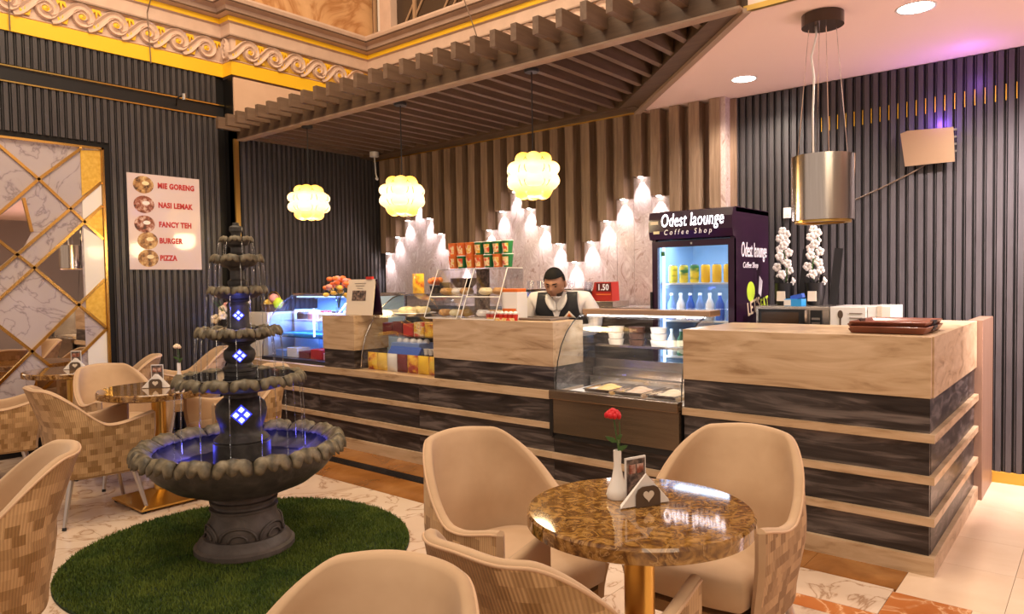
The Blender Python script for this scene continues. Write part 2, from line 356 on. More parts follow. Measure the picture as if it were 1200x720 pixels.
def text(name, body, size, mat, parent, loc, face='-y', shear=0, bold=0, ext=.001, squeeze=1.0, extra=None, align='LEFT'):
    cu = bpy.data.curves.new(name, 'FONT'); cu.body = body; cu.size = size; cu.shear = shear; cu.offset = bold; cu.extrude = ext; cu.resolution_u = 3; cu.align_x = align; cu.space_character = 1.08
    o = bpy.data.objects.new(name, cu); C.objects.link(o)
    dg = bpy.context.evaluated_depsgraph_get(); me = bpy.data.meshes.new_from_object(o.evaluated_get(dg)); bpy.data.objects.remove(o); bpy.data.curves.remove(cu)
    mt = Matrix.Translation(Vector(loc)-org(parent)) @ FACE[face].to_matrix().to_4x4()
    if extra is not None: mt = mt @ extra
    me.transform(mt @ Matrix.Diagonal((squeeze, 1, 1, 1))); me.materials.clear(); me.materials.append(mat); me.name = name
    return link(name, me, parent)
# ================================================================== SETTING
# ---- floor: grout base and single tiles laid on it
floor = box('floor', (-9, -3, -.08), (5, 7, -.012), M['floor_base'], kind='structure')
TILES = {}
def tile(x0, y0, x1, y1, mat, g=.002):
    k = (round(x1-x0, 3), round(y1-y0, 3), mat.name)
    if k not in TILES:
        bm = bmesh.new(); bx(bm, (0, 0, -.012), (x1-x0-g, y1-y0-g, 0)); me = bpy.data.meshes.new('floor_tile'); bm.to_mesh(me); bm.free(); me.materials.append(mat); TILES[k] = me
    link('floor_tile', TILES[k], floor, (x0+g/2, y0+g/2, 0))
x = -7.2
while x < -.75:                                   # white marble field round the fountain and the tables
    y = 3.18; i = 0
    while y > -.6:
        x1 = min(x+.78, -.73) if x+.78 < -1.0 else -.73
        tile(x, y-.78, x1, y, M['white_marble'] if random.random() < .5 else M['white_marble_b']); y -= .78
    x = x1
xs = [-7.0]
while xs[-1] < -1.62: xs.append(min(xs[-1]+.72, -1.6))
for a, b_ in zip(xs, xs[1:]):
    tile(a, 3.61, b_, 3.9, M['orange_tile']); tile(a, 3.49, b_, 3.61, M['black_tile']); tile(a, 3.18, b_, 3.49, M['orange_tile'])
tile(-1.6, 3.61, -1.15, 3.9, M['orange_tile']); tile(-1.15, 3.61, -.73, 3.9, M['orange_tile'])
tile(-1.6, 3.30, -.74, 3.61, M['white_marble_b'])
tile(-1.6, 3.18, -.74, 3.30, M['red_tile'])
tile(-.74, 2.9, -.43, 3.58, M['red_tile']); tile(-.74, 2.3, -.43, 2.9, M['red_tile'])
for (a, b_, c_, d_) in [(-.73, 3.58, -.32, 4.1), (-.73, 4.1, -.32, 4.57), (-.73, 4.57, -.32, 5.25), (-.73, 5.25, -.32, 5.93), (-.43, 2.3, .3, 2.9), (-.43, 2.9, -.32, 3.58),
                        (-.32, 2.9, .3, 3.58), (-.32, 3.58, .3, 4.1), (-.32, 4.1, .3, 4.57), (-.32, 4.57, .3, 5.25), (-.32, 5.25, .3, 5.93), (-.73, -.6, .3, .8), (-.73, .8, .3, 2.3)]:
    tile(a, b_, c_, d_, M['beige_tile'])
for i in range(4):
    for j in range(8): tile(.3+i*.8, -.6+j*.8, 1.1+i*.8, .2+j*.8, M['beige_tile'])
for i in range(9): tile(-6.02, 1.2+i*.24, -5.94, 1.44+i*.24, M['red_tile'])   # dark red line between the rear tables

# ---- black slatted walls
def slat_mesh(h):
    """wide flat slat with a thin batten beside it"""
    bm = bmesh.new(); bx(bm, (-.0165, 0, 0), (.0165, .020, h)); bx(bm, (.0235, .004, 0), (.0285, .012, h))
    me = bpy.data.meshes.new('slat'); bm.to_mesh(me); bm.free(); me.materials.append(M['slat']); return me
def slat_run(parent, a, b_, z0, z1, place):
    me = slat_mesh(z1-z0); n = int((b_-a)/.06)
    for i in range(n):
        p, rz = place(a+.03+i*.06); o = link('slat', me, parent, Vector((p[0], p[1], z0))-org(parent)); o.rotation_euler = (0, 0, rz)
wr = box('wall_right', (-2.5, 5.94, 0), (2.0, 6.05, 2.97), M['slat_back'], kind='structure')
slat_run(wr, -2.46, .9, .07, 2.965, lambda s: ((s, 5.94), PI))
box('baseboard_right', (-.9, 5.905, 0), (2.0, 5.945, .075), M['gold_skirt'], kind='structure')
wl = box('wall_left', (-7.32, -.5, 0), (-7.20, 3.93, 3.64), M['slat_back'], kind='structure')
slat_run(wl, .55, 3.90, 3.36, 3.64, lambda s: ((-7.20, s), -PI/2))
slat_run(wl, .56, 2.80, 2.80, 3.205, lambda s: ((-7.20, s), -PI/2))
slat_run(wl, 2.78, 3.90, .02, 3.205, lambda s: ((-7.20, s), -PI/2))
ch = box('trim_1', (-7.2, .5, 3.225), (-7.185, 3.92, 3.34), M['black'], kind='structure')
box('gold_edge', (-7.2, .5, 3.338), (-7.165, 3.92, 3.350), M['gold'], ch); box('gold_edge', (-7.2, .5, 3.207), (-7.17, 3.92, 3.219), M['gold'], ch)
wi = box('wall_inner', (-7.12, 3.93, 0), (-7.02, 6.0, 3.2), M['slat_back'], kind='structure')
slat_run(wi, 4.0, 5.95, .02, 3.16, lambda s: ((-7.02, s), -PI/2))
box('wall_return', (-7.32, 3.93, 0), (-7.02, 3.97, 3.62), M['slat_back'], kind='structure')
box('trim_2', (-7.025, 3.925, .0), (-7.0, 3.975, 2.98), M['brass'], kind='structure')
wu = box('wall_upper', (-7.3, 3.94, 3.16), (-7.0, 5.84, 3.62), M['pink_wall'], kind='structure')
wr2 = box('wall_east', (4.2, -3, 0), (4.3, 7, 3.4), M['wall_plain'], kind='structure')

# ---- wood and marble back wall: stepped marble, fins of stepped length with a spotlight under each
wb = box('wall_back', (-7.1, 5.93, 0), (-2.47, 6.05, 3.2), M['fin_back'], kind='structure')
box('wall_end_strip', (-2.56, 5.80, 0), (-2.475, 5.93, 2.97), M['wall_marble'], wb)
def zig(i):                                        # i counts pitches from the tall peak at x = -3.31
    k = i % 16; k = k if k <= 8 else 16-k
    return k
P_ = .187
for i in range(-4, 21):
    xc = -3.31-i*P_
    k = abs(((i+4) % 8)-4)
    zt = 2.39 - .19*k if True else 0
    if xc < -6.98: continue
    box('marble_panel', (xc-P_/2+.0015, 5.885, .0), (xc+P_/2-.0015, 5.93, zt), M['wall_marble'], wb)
    f = box('wood_fin', (xc-.047, 5.78, zt), (xc+.047, 5.93, 3.2 if xc < -3.3 else 2.965), M['fin'], wb)
    f2 = box('wood_board', (xc+.047, 5.90, zt), (xc+P_-.047, 5.93, 3.2 if xc < -3.3 else 2.965), M['fin'], wb)
    bm = bmesh.new(); lathe(bm, [(0, zt-.006), (.022, zt-.006), (.022, zt)], (xc, 5.845), 10); done('spot_lens', bm, M['spot_lens'], f)
    light('marble_spot', 'SPOT', (xc, 5.853, zt-.008), 27, (1.0, .90, .95), target=(xc, 5.856, zt-.6), spot=82, blend=.75, radius=.012)

# ---- ceiling of the service bay with its cut corner, and the fascia in front
bm = bmesh.new(); prism(bm, [(-3.40, 5.94), (-1.57, 4.04), (4.2, 4.04), (4.2, 6.0), (-3.45, 6.0)], 'z', 2.97, 3.12)
done('ceiling', bm, M['ceiling'], kind='structure')
box('trim_3', (-1.60, 4.01, 2.955), (4.2, 4.04, 2.985), M['brass'], kind='structure')
box('wall_fascia', (-1.58, 4.025, 2.985), (4.2, 4.14, 4.6), M['ceiling'], kind='structure')

# ---- pergola ceiling over the counter
pg = thing('pergola', 'brown slatted wooden pergola hung over the service counter', 'pergola', (-4.4, 4.0, 2.96))
box('front_beam', (-7.0, 3.96, 2.975), (-1.62, 4.03, 3.12), M['pergola_beam'], pg); box('beam_edge', (-7.0, 3.955, 2.962), (-1.60, 4.035, 2.976), M['pale_edge'], pg)
box('rear_beam', (-7.0, 5.56, 2.965), (-3.2, 5.78, 3.12), M['pergola_beam'], pg); box('rear_edge', (-7.0, 5.765, 2.953), (-3.27, 5.785, 2.966), M['brass'], pg)
bm = bmesh.new(); prism(bm, [(-1.57, 4.03), (-1.80, 4.03), (-3.40, 5.60), (-3.30, 5.78)], 'z', 2.97, 3.12); done('corner_beam', bm, M['pergola_beam'], pg)
bm = bmesh.new(); prism(bm, [(-1.56, 4.02), (-1.60, 4.00), (-3.32, 5.76), (-3.27, 5.79)], 'z', 2.945, 2.972); done('corner_edge', bm, M['pale_edge'], pg)
bm = bmesh.new(); prism(bm, [(-7.0, 4.03), (-1.66, 4.03), (-3.3, 5.7), (-7.0, 5.7)], 'z', 3.115, 3.15); done('cover_board', bm, M['pergola'], pg)
x = -6.98; i = 0
while x < -1.7:
    yend = 5.60 if x < -3.45 else 5.60-(x+3.45)*(1.50/1.72)-.04
    bm = bmesh.new(); prism(bm, [(3.72, 3.05), (3.72, 3.165), (yend, 3.165), (yend, 2.985), (4.03, 2.985), (4.03, 3.05)], 'x', x, x+.048)
    done('joist', bm, M['joist'], pg); x += .186

# ---- classical cornice: profile (out, z), along the left wall, the proud bay and the right-hand wall
CP = [(0, 3.64), (.0, 3.775), (.015, 3.785), (.0, 3.80), (.0, 4.02), (.02, 4.03), (.03, 4.05), (.03, 4.16), (.05, 4.17), (.05, 4.23), (.10, 4.245), (.12, 4.30), (.17, 4.32), (.19, 4.37), (.19, 4.39), (-.1, 4.39), (-.1, 3.64)]
PATH = [((-7.18, -.4), (1, 0)), ((-7.18, 3.925), (1, -1)), ((-7.0, 3.925), (1, -1)), ((-7.0, 5.72), (1, -1)), ((.5, 5.72), (0, -1))]
def swept(name, prof, mat, parent=None, kind=None):
    bm = bmesh.new(); rings = [[bm.verts.new((p[0]+o_*d[0], p[1]+o_*d[1], z)) for o_, z in prof] for p, d in PATH]
    for A, B in zip(rings, rings[1:]):
        for k in range(len(A)): bm.faces.new((A[k], A[(k+1) % len(A)], B[(k+1) % len(A)], B[k]))
    bm.faces.new(rings[0][::-1]); bm.faces.new(rings[-1]); bmesh.ops.recalc_face_normals(bm, faces=bm.faces)
    return done(name, bm, mat, parent, kind=kind)
cl = swept('trim_4', CP, M['cornice'], None, 'structure')
def bar(n, o0, o1, z0, z1, mat): swept(n, [(o0, z0), (o1, z0), (o1, z1), (o0, z1)], mat, cl)
bar('gold_band', -.01, .014, 3.64, 3.775, M['gold_paint']); bar('gold_line', .04, .056, 4.175, 4.225, M['gold_paint'])
for o0, o1, z0 in ((.02, .034, 4.028), (.15, .194, 4.325), (.09, .125, 4.248)): bar('moulding_line', o0, o1, z0, z0+.008, M['cornice_dark'])
cb = cr = cl
# running scroll ornament: one unit, a raised S band that winds into a gilt spiral, leaves above and below
def scroll_meshes():
    L = .29; Rr = .075; cz = 0
    pts = []
    for k in range(15):                             # sweep from the previous hollow up to the spiral's top
        s = k/14; pts.append((-.245+.245*s, -.088+.176*(s*s*(3-2*s))))
    for k in range(1, 34):
        a = PI/2 - k*.30; rr = .088*(1-k/40); pts.append((rr*math.cos(a), rr*math.sin(a)))
    def ribbon(pts, w0, w1, h, z0=0):
        bm = bmesh.new(); n = len(pts); prev = None
        for i, p in enumerate(pts):
            q = Vector(pts[min(i+1, n-1)])-Vector(pts[max(i-1, 0)]); q.normalize(); nn = Vector((-q.y, q.x)); wd = w0+(w1-w0)*i/(n-1)
            row = [bm.verts.new((p[0]+nn.x*s*wd, p[1]+nn.y*s*wd, z0+hh)) for s, hh in ((-1, 0), (-.75, h), (-.2, h*.45), (.2, h*.45), (.75, h), (1, 0))]
            if prev:
                for k in range(5): bm.faces.new((prev[k], row[k], row[k+1], prev[k+1]))
            prev = row
        bmesh.ops.recalc_face_normals(bm, faces=bm.faces)
        return bm
    def save(bm, name, mat):
        me = bpy.data.meshes.new(name); bm.to_mesh(me); bm.free(); me.materials.append(mat); return me
    a = save(ribbon(pts, .050, .016, .034), 'scroll_band', M['cornice'])
    bm = bmesh.new()
    ball(bm, (0, 0, .004), .042, (1, 1, .6), 10, 6)
    for sg in (1, -1):                              # leaf sprays in the hollows
        cx = .155*sg if sg < 0 else .125; cy = .085*sg
        for d in (-1, 0, 1):
            prism(bm, [(cx+d*.018-.016, cy+sg*.012), (cx+d*.018+.016, cy+sg*.012), (cx+d*.052, cy-sg*.066)], 'z', 0, .018)
    g = save(bm, 'gilt_leaf', M['gold_paint'])
    bm = bmesh.new(); bx(bm, (-.145, -.108, -.004), (.145, .108, .003)); f = save(bm, 'gilt_ground', M['frosted_gold'])
    return a, g, f
SA, SG, SF = scroll_meshes()
def scrolls(parent, n, place, rot, ground):
    for i in range(n):
        p = Vector(place(i))-org(parent)
        for nm, me in (('scroll_band', SA), ('gilt_leaf', SG)) + ((('gilt_ground', SF),) if ground else ()):
            o = link(nm, me, parent, p); o.rotation_euler = rot
Rl = (PI/2, 0, PI/2)
scrolls(cl, 8, lambda i: (-7.176, 1.704+i*.29, 3.905), Rl, False)
scrolls(cb, 6, lambda i: (-6.996, 4.12+i*.285, 3.905), Rl, True)
o = link('scroll_band', SA, cl, (-7.09, 3.921, 3.905)); o.rotation_euler = (PI/2, 0, 0); o.scale = (.5, 1, 1)
scrolls(cr, 19, lambda i: (-6.8+i*.29, 5.716, 3.905), (PI/2, 0, 0), True)
# upper walls
box('wall_upper_left', (-7.4, -.5, 4.39), (-7.28, 3.75, 6.0), M['pink_wall'], kind='structure')
box('wall_pilaster', (-7.4, 3.75, 4.39), (-7.02, 4.15, 6.0), M['pink_wall'], kind='structure')
box('wall_upper_bay', (-7.4, 4.15, 4.39), (-7.12, 5.9, 6.0), M['upper_marble'], kind='structure')
box('wall_upper_back', (-7.3, 5.95, 3.2), (3, 6.1, 6.2), M['pink_wall'], kind='structure')
box('ledge_upper', (-7.1, 5.7, 4.385), (3, 5.95, 4.43), M['cornice'], kind='structure').name = 'trim_7'
wn = box('window_1', (-7.08, 5.90, 4.43), (-3.0, 5.95, 5.6), M['win_dark'], kind='structure')
for xb in (-7.05, -6.9, -6.33, -5.52, -4.7, -3.9): box('mullion', (xb-.02, 5.87, 4.43), (xb+.02, 5.91, 5.6), M['win_bar'], wn)
box('sill_bar', (-6.64, 5.87, 4.47), (-3.0, 5.91, 4.50), M['win_bar'], wn)
box('stone_jamb', (-6.86, 5.80, 4.43), (-6.66, 5.9, 5.6), M['cornice'], wn)
box('white_strip', (-7.0, 5.885, 4.43), (-6.88, 5.905, 5.6), M['porcelain'], wn)
for k, xb in enumerate((-6.55, -6.4, -5.9, -5.75, -5.1, -4.95)):
    bm = bmesh.new(); tube(bm, [(xb, 5.89, 4.5), (xb+.42, 5.89, 5.05)], .012, 6); done('lattice_bar', bm, M['win_bar'], wn)

# ---- mirror and marble panel on the left wall
W_ = -7.20
mp = thing('mirror_panel', 'tall white marble and mirror wall panel crossed by gold diagonal strips', 'mirror', (W_, 1.7, .30))
box('marble_sheet', (W_, .75, .30), (W_+.02, 2.70, 2.735), M['mirror_marble'], mp)
box('gold_frame', (W_, .72, 2.725), (W_+.05, 2.715, 2.745), M['gold'], mp); box('gold_frame', (W_, 2.695, .28), (W_+.05, 2.715, 2.745), M['gold'], mp); box('gold_frame', (W_, .72, .28), (W_+.05, 2.715, .30), M['gold'], mp)
def pane(name, pts, mat, d=.024):
    bm = bmesh.new(); prism(bm, pts, 'x', W_+.021, W_+d); done(name, bm, mat, mp)
bm = bmesh.new()
pane('mirror_pane', [(1.876, 2.06), (2.065, 2.235), (2.118, 1.945), (2.036, 1.78), (1.876, 1.619), (1.6, 1.35), (1.6, 1.80)], M['mirror'])
pane('mirror_pane', [(2.518, 2.047), (2.14, 1.630), (2.458, 1.303), (2.51, 1.35), (2.51, 2.04)], M['mirror'])
pane('mirror_pane', [(1.60, 1.40), (1.86, 1.143), (2.082, 0.908), (1.6, .42)], M['mirror'])
pane('mirror_pane', [(2.082, 0.908), (2.458, 1.303), (2.51, 1.25), (2.51, .88), (2.306, 0.712), (2.201, 0.784)], M['mirror'])
pane('mirror_pane', [(2.12, .70), (2.6, .70), (2.6, .35), (2.0, .35)], M['mirror'])
# the right-hand margin: bevelled mirror side, gold and pale reflections painted in
pane('gold_reflection_piece', [(2.525, 2.70), (2.69, 2.72), (2.69, 2.43), (2.525, 2.29)], M['frosted_gold'], .03)
pane('pale_reflection_piece', [(2.525, 2.27), (2.69, 2.41), (2.69, 2.22), (2.525, 2.07)], M['porcelain'], .03)
pane('gold_reflection_piece', [(2.525, 2.04), (2.69, 2.19), (2.69, 1.93), (2.60, 1.99)], M['frosted_gold'], .03)
pane('pale_reflection_piece', [(2.525, 2.0), (2.69, 1.90), (2.69, 1.53), (2.525, 1.37)], M['porcelain'], .03)
pane('gold_reflection_piece', [(2.525, 1.35), (2.69, 1.51), (2.69, 1.09), (2.525, 1.25)], M['frosted_gold'], .03)
pane('pale_reflection_piece', [(2.525, .90), (2.69, 1.05), (2.69, .73), (2.525, .73)], M['porcelain'], .03)
for pts in ([(1.55, 2.98), (2.186, 2.408), (2.690, 1.90)], [(2.534, 2.723), (2.186, 2.408), (1.6, 1.79)], [(2.689, 2.426), (2.036, 1.78), (1.6, 1.35)], [(2.689, 2.21), (2.14, 1.649), (1.6, 1.11)],
            [(1.55, 2.16), (2.139, 1.619), (2.695, 1.071)], [(1.5, 1.50), (2.082, .908), (2.45, .52)], [(1.6, .42), (2.082, .908), (2.69, 1.53)], [(2.15, .56), (2.507, .887), (2.695, 1.071)], [(2.065, 2.235), (2.118, 1.945)]):
    bm = bmesh.new()
    for (a, b_) in zip(pts, pts[1:]):
        a, b_ = list(a), list(b_)
        if a[1] > 2.73: s_ = (a[1]-2.73)/(a[1]-b_[1]); a = [a[0]+(b_[0]-a[0])*s_, 2.73]
        d = (Vector(b_)-Vector(a)).normalized(); n_ = Vector((-d.y, d.x))*.012
        prism(bm, [(a[0]+n_.x, a[1]+n_.y), (b_[0]+n_.x, b_[1]+n_.y), (b_[0]-n_.x, b_[1]-n_.y), (a[0]-n_.x, a[1]-n_.y)], 'x', W_+.02, W_+.036)
    done('gold_strip', bm, M['gold'], mp)

# ---- downlights, purple glow behind the metal box
def downlight(x, y, r_, e, label):
    d = thing('downlight', label, 'downlight', (x, y, 2.97), 'recessed ceiling downlights')
    bm = bmesh.new(); lathe(bm, [(r_, 2.969), (r_*1.12, 2.966), (r_*1.15, 2.97), (r_, 2.972)], (x, y), 28); done('rim', bm, M['white'], d, True)
    bm = bmesh.new(); lathe(bm, [(0, 2.963), (r_*.7, 2.963), (r_, 2.969), (r_, 2.9705)], (x, y), 28); done('lens', bm, M['led_warm'], d)
    light('downlight_beam', 'SPOT', (x, y, 2.95), e, (1.0, .86, .72), spot=150, blend=.7, radius=.08)
    return d
downlight(-.854, 4.66, .092, 120, 'large bright round downlight nearest the right edge of the ceiling')
downlight(-2.157, 5.41, .085, 120, 'smaller round downlight close to the top of the slatted wall')
downlight(.62, 4.9, .09, 110, 'round downlight outside the frame at the right')
for xx, tx in ((.05, -.55), (.35, -1.2), (.65, .1)): light('wall_washer', 'SPOT', (xx, 4.75, 2.93), 330, (1.0, .84, .82), target=(tx, 5.94, 1.3), spot=75, blend=.9, radius=.06)
ins = bpy.data.meshes.new('gold_glint'); bm = bmesh.new(); bx(bm, (-.003, -.006, 0), (.003, 0, .11)); bm.to_mesh(ins); bm.free(); ins.materials.append(M['gold_paint'])
for i in range(30): link('gold_glint', ins, wr, Vector((-2.46+.03*2*(i+11)-.0, 5.934, 2.585+.002*i))-org(wr))  # thin gold pieces paint the cornice's reflection between the slats
light('purple_led', 'POINT', (-.93, 5.83, 2.53), 3.2, (.30, .10, 1.0), radius=.03)
light('purple_wash', 'POINT', (-.72, 5.70, 2.80), 1.3, (.42, .12, 1.0), radius=.05)
order6 = ('first', 'second', 'third', 'fourth', 'fifth', 'sixth')
# ================================================================== SERVICE COUNTER
YF = 3.89
ct = thing('service_counter', 'long low counter base of dark grey wood crossed by pale strips, under the display cases', 'counter', (-4.9, 4.2, 0))
def strips(p, x0, x1, wrap=False, y1=None):
    for z0, z1, dz in ((0, .09, 0), (.242, .281, 0), (.443, .48, 0), (.645, .685, 0)):
        if z0 == .645 and not wrap: z1 = .70
        bm = bmesh.new()
        if wrap: prism(bm, [(x0, YF-.03), (x1+.025, YF-.03), (x1+.025, y1), (x1-.02, y1), (x1-.02, YF+.02), (x0, YF+.02)], 'z', z0, z1)
        else: bx(bm, (x0, YF-.03, z0), (x1, YF+.02, z1))
        done('pale_strip', bm, M['oak'], p)
    for z0, z1 in ((.09, .242), (.281, .443), (.48, .645)):
        n = max(1, round((x1-x0)/1.25)); d = (x1-x0)/n
        for i in range(n): box('dark_panel', (x0+i*d, YF-.001, z0), (x0+(i+1)*d-.002, YF+.03, z1), M['grey_wood'], p)
strips(ct, -6.9, -2.885)
box('carcass', (-6.9, YF+.03, 0), (-4.05, 4.64, .66), M['fin_back'], ct); box('carcass', (-4.05, YF+.03, 0), (-2.885, 4.25, .66), M['fin_back'], ct); box('ledge_top', (-6.9, YF+.02, .66), (-4.05, 4.64, .70), M['oak'], ct); box('ledge_top', (-4.05, YF+.02, .66), (-2.885, 4.25, .70), M['oak'], ct)
box('kick_panel', (-2.885, YF+.0, .09), (-1.925, YF+.03, .242), M['grey_wood'], ct); box('pale_strip', (-2.885, YF-.03, .242), (-1.925, YF+.02, .281), M['oak'], ct)
box('dark_panel', (-2.885, YF, .281), (-1.925, YF+.03, .40), M['grey_wood'], ct); box('pale_strip', (-2.885, YF-.03, 0), (-1.925, YF+.02, .09), M['oak'], ct)
box('carcass', (-2.885, YF+.03, 0), (-1.925, 4.45, .40), M['fin_back'], ct)
# high block behind which the barista stands
b1 = thing('counter_block', 'tall oak and grey wood counter section in front of the barista', 'counter', (-3.46, 4.05, .70))
box('oak_front', (-4.05, YF, .862), (-2.885, YF+.03, 1.165), M['oak'], b1); box('oak_top', (-4.05, YF+.03, 1.14), (-2.885, 4.25, 1.165), M['oak'], b1)
box('oak_end', (-2.907, YF+.03, .862), (-2.885, 4.25, 1.14), M['oak'], b1); box('oak_end', (-4.05, YF+.03, .862), (-4.02, 4.25, 1.14), M['oak'], b1)
box('grey_panel', (-4.05, YF+.006, .70), (-2.885, YF+.036, .862), M['grey_wood'], b1); box('grey_end', (-2.907, YF+.036, .70), (-2.885, 4.25, .862), M['grey_wood'], b1)
box('work_shelf', (-4.02, 4.2, 1.03), (-2.91, 4.42, 1.045), M['steel'], b1); box('back_panel', (-4.02, 4.2, .70), (-2.91, 4.22, 1.03), M['grey_wood'], b1)
b2 = thing('counter_post', 'short square oak block on the counter under the picture menu', 'counter', (-5.26, 4.08, .70))
box('oak_box', (-5.495, YF, .865), (-5.04, 4.28, 1.17), M['oak'], b2, .002); box('grey_box', (-5.48, YF+.006, .70), (-5.05, 4.27, .865), M['grey_wood'], b2)
# right-hand counter
rc = thing('corner_counter', 'right corner counter with thick oak top band and striped dark base', 'counter', (-1.28, 4.6, 0))
strips(rc, -1.922, -.645, True, 5.37)
box('oak_front', (-1.922, YF-.012, .855), (-.64, YF+.02, 1.15), M['oak'], rc, .002); box('oak_side', (-.66, YF+.02, .855), (-.632, 5.37, 1.15), M['oak'], rc)
box('oak_top', (-1.922, YF+.02, 1.125), (-.66, 4.62, 1.15), M['oak'], rc); box('oak_return_top', (-1.04, 4.62, 1.125), (-.66, 5.37, 1.15), M['oak'], rc)
box('inner_panel', (-1.922, 4.45, .1), (-1.15, 4.47, 1.125), M['grey_wood'], rc)
box('dark_panel', (-1.922, YF, .685), (-.645, YF+.03, .855), M['grey_wood'], rc)
for z0, z1 in ((.09, .242), (.281, .443), (.48, .645), (.685, .855)): box('dark_side_panel', (-.675, YF+.03, z0), (-.645, 5.37, z1), M['grey_wood'], rc)
box('oak_left_end', (-1.922, YF+.03, .40), (-1.90, 4.45, 1.125), M['oak'], rc)
dp = thing('counter_flap', 'plain pinkish brown side panel between corner counter and slatted wall', 'panel', (-.63, 5.65, 0))
box('panel', (-.68, 5.375, .0), (-.60, 5.90, 1.155), M['end_panel'], dp, .004)

# ---- gelato display
ic = thing('gelato_display', 'curved glass gelato display with bronze steel front between the counters', 'display case', (-2.4, 4.05, .40))
GX0, GX1 = -2.88, -1.935
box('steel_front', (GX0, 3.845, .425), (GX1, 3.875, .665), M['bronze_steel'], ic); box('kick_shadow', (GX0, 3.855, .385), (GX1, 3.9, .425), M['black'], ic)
box('steel_ledge', (GX0, 3.825, .655), (GX1, 3.895, .715), M['bronze_steel'], ic, .006); box('corner_post', (GX0-.006, 3.84, .40), (GX0+.02, 3.87, .665), M['black'], ic)
box('well_floor', (GX0, 3.895, .405), (GX1, 4.42, .66), M['black'], ic); box('well_deck', (GX0+.01, 3.897, .661), (GX1-.01, 4.42, .685), M['white'], ic)
for k, (y_, z_) in enumerate(((4.30, .76), (4.34, .82), (4.38, .88))): box('steel_step', (GX0+.02, y_, .685), (GX1-.02, y_+.04, z_), M['steel'], ic)
prof = [(3.90, .715), (3.905, .80), (3.925, .90), (3.965, 1.0), (4.03, 1.09), (4.12, 1.165), (4.22, 1.205), (4.27, 1.212)]
bm = bmesh.new(); prism(bm, strip_poly(prof, .006), 'x', GX0+.012, GX1-.012); done('curved_glass', bm, M['case_glass'], ic, True, sharp=40)
for xg in (GX0+.006, GX1-.012):
    bm = bmesh.new(); prism(bm, [(3.90, .69)] + prof + [(4.36, 1.212), (4.40, .69)], 'x', xg, xg+.006); done('side_glass', bm, M['case_glass'], ic)
    bm = bmesh.new(); tube(bm, [(xg+.003, p[0]-.002, p[1]) for p in prof], .004, 6); done('glass_edge', bm, M['black'], ic)
box('top_bar', (GX0, 4.24, 1.205), (GX1+.02, 4.40, 1.243), M['copper_plate'], ic, .006); box('led_strip', (GX0+.03, 4.26, 1.194), (GX1-.03, 4.285, 1.205), M['led_white'], ic)
box('rear_glass', (GX0+.03, 4.392, .90), (GX1-.03, 4.398, 1.205), M['case_glass'], ic)
box('mid_shelf', (GX0+.03, 4.36, .97), (-2.20, 4.44, .985), M['steel'], ic)
light('gelato_led', 'AREA', (-2.41, 4.24, 1.19), 3.6, (1, .95, .9), .85, .05, (-2.41, 4.1, .7))
tubs = [('gelato_y', 'mango'), ('gelato_b', 'caramel brown'), ('gelato_w', 'vanilla')]
for k, (mt, nm) in enumerate(tubs):
    x0 = -2.66+k*.235; t_ = thing('gelato_tub', f'steel tub of {nm} gelato in the display, {("left", "middle", "right")[k]} of three', 'tub', (x0+.1, 4.05, .686), 'gelato tubs')
    bm = bmesh.new()
    prism(bm, [(3.93, .687), (4.22, .687), (4.24, .735), (4.23, .735), (4.21, .70), (3.94, .70), (3.92, .735), (3.91, .735)], 'x', x0+.01, x0+.195)
    bx(bm, (x0, 3.91, .728), (x0+.012, 4.24, .735)); bx(bm, (x0+.193, 3.91, .728), (x0+.205, 4.24, .735)); done('pan', bm, M['chrome'], t_)
    bm = bmesh.new(); ball(bm, (x0+.102, 4.075, .705), .1, (.9, 1.4, .33), 16, 8); ball(bm, (x0+.08, 4.12, .72), .05, (1, 1.3, .5)); ball(bm, (x0+.13, 4.03, .718), .05, (1, 1.2, .4)); done('gelato', bm, M[mt], t_, True)
# on the shelf behind the gelato
for k in range(3):
    t_ = thing('cone_stack', f'stack of {("white lidded", "chocolate", "clear plastic")[k]} tubs behind the gelato glass, {("left", "middle", "right")[k]} one', 'tub', (-2.70+k*.17, 4.40, .985), 'tubs behind the gelato')
    for q in range(3): turned('cup', [(0, .986+q*.045), (.05, .986+q*.045), (.058, 1.026+q*.045), (0, 1.028+q*.045)], (-2.70+k*.17, 4.40), [M['cream'], M['choc'], M['white']][k], t_, 16)

# ---- left chilled cabinet, glass curved to the front, lit blue
lc = thing('chilled_cabinet', 'blue lit curved glass cake cabinet at the far left of the counter', 'display case', (-6.05, 4.25, .70))
LX0, LX1 = -6.58, -5.50
box('base', (LX0, 3.92, .701), (LX1, 4.62, .735), M['black'], lc)
box('back_panel', (LX0, 4.60, .735), (LX1, 4.62, 1.33), M['fridge_in'], lc); box('top_panel', (LX0, 4.30, 1.33), (LX1, 4.62, 1.36), M['steel'], lc)
lp = [(3.93, .735), (3.935, .85), (3.97, 1.0), (4.05, 1.15), (4.17, 1.27), (4.30, 1.345)]
bm = bmesh.new(); prism(bm, strip_poly(lp, .006), 'x', LX0, LX1); done('curved_glass', bm, M['case_glass'], lc, True, sharp=40)
for xg in (LX0, LX1-.006):
    bm = bmesh.new(); prism(bm, lp + [(4.60, 1.345), (4.60, .735)], 'x', xg, xg+.006); done('side_glass', bm, M['case_glass'], lc)
    bm = bmesh.new(); tube(bm, [(xg+.003, p[0], p[1]) for p in lp], .006, 6); done('glass_edge', bm, M['chrome'], lc)
box('white_side', (LX0+.008, 4.30, .74), (LX0+.02, 4.59, 1.19), M['porcelain'], lc)
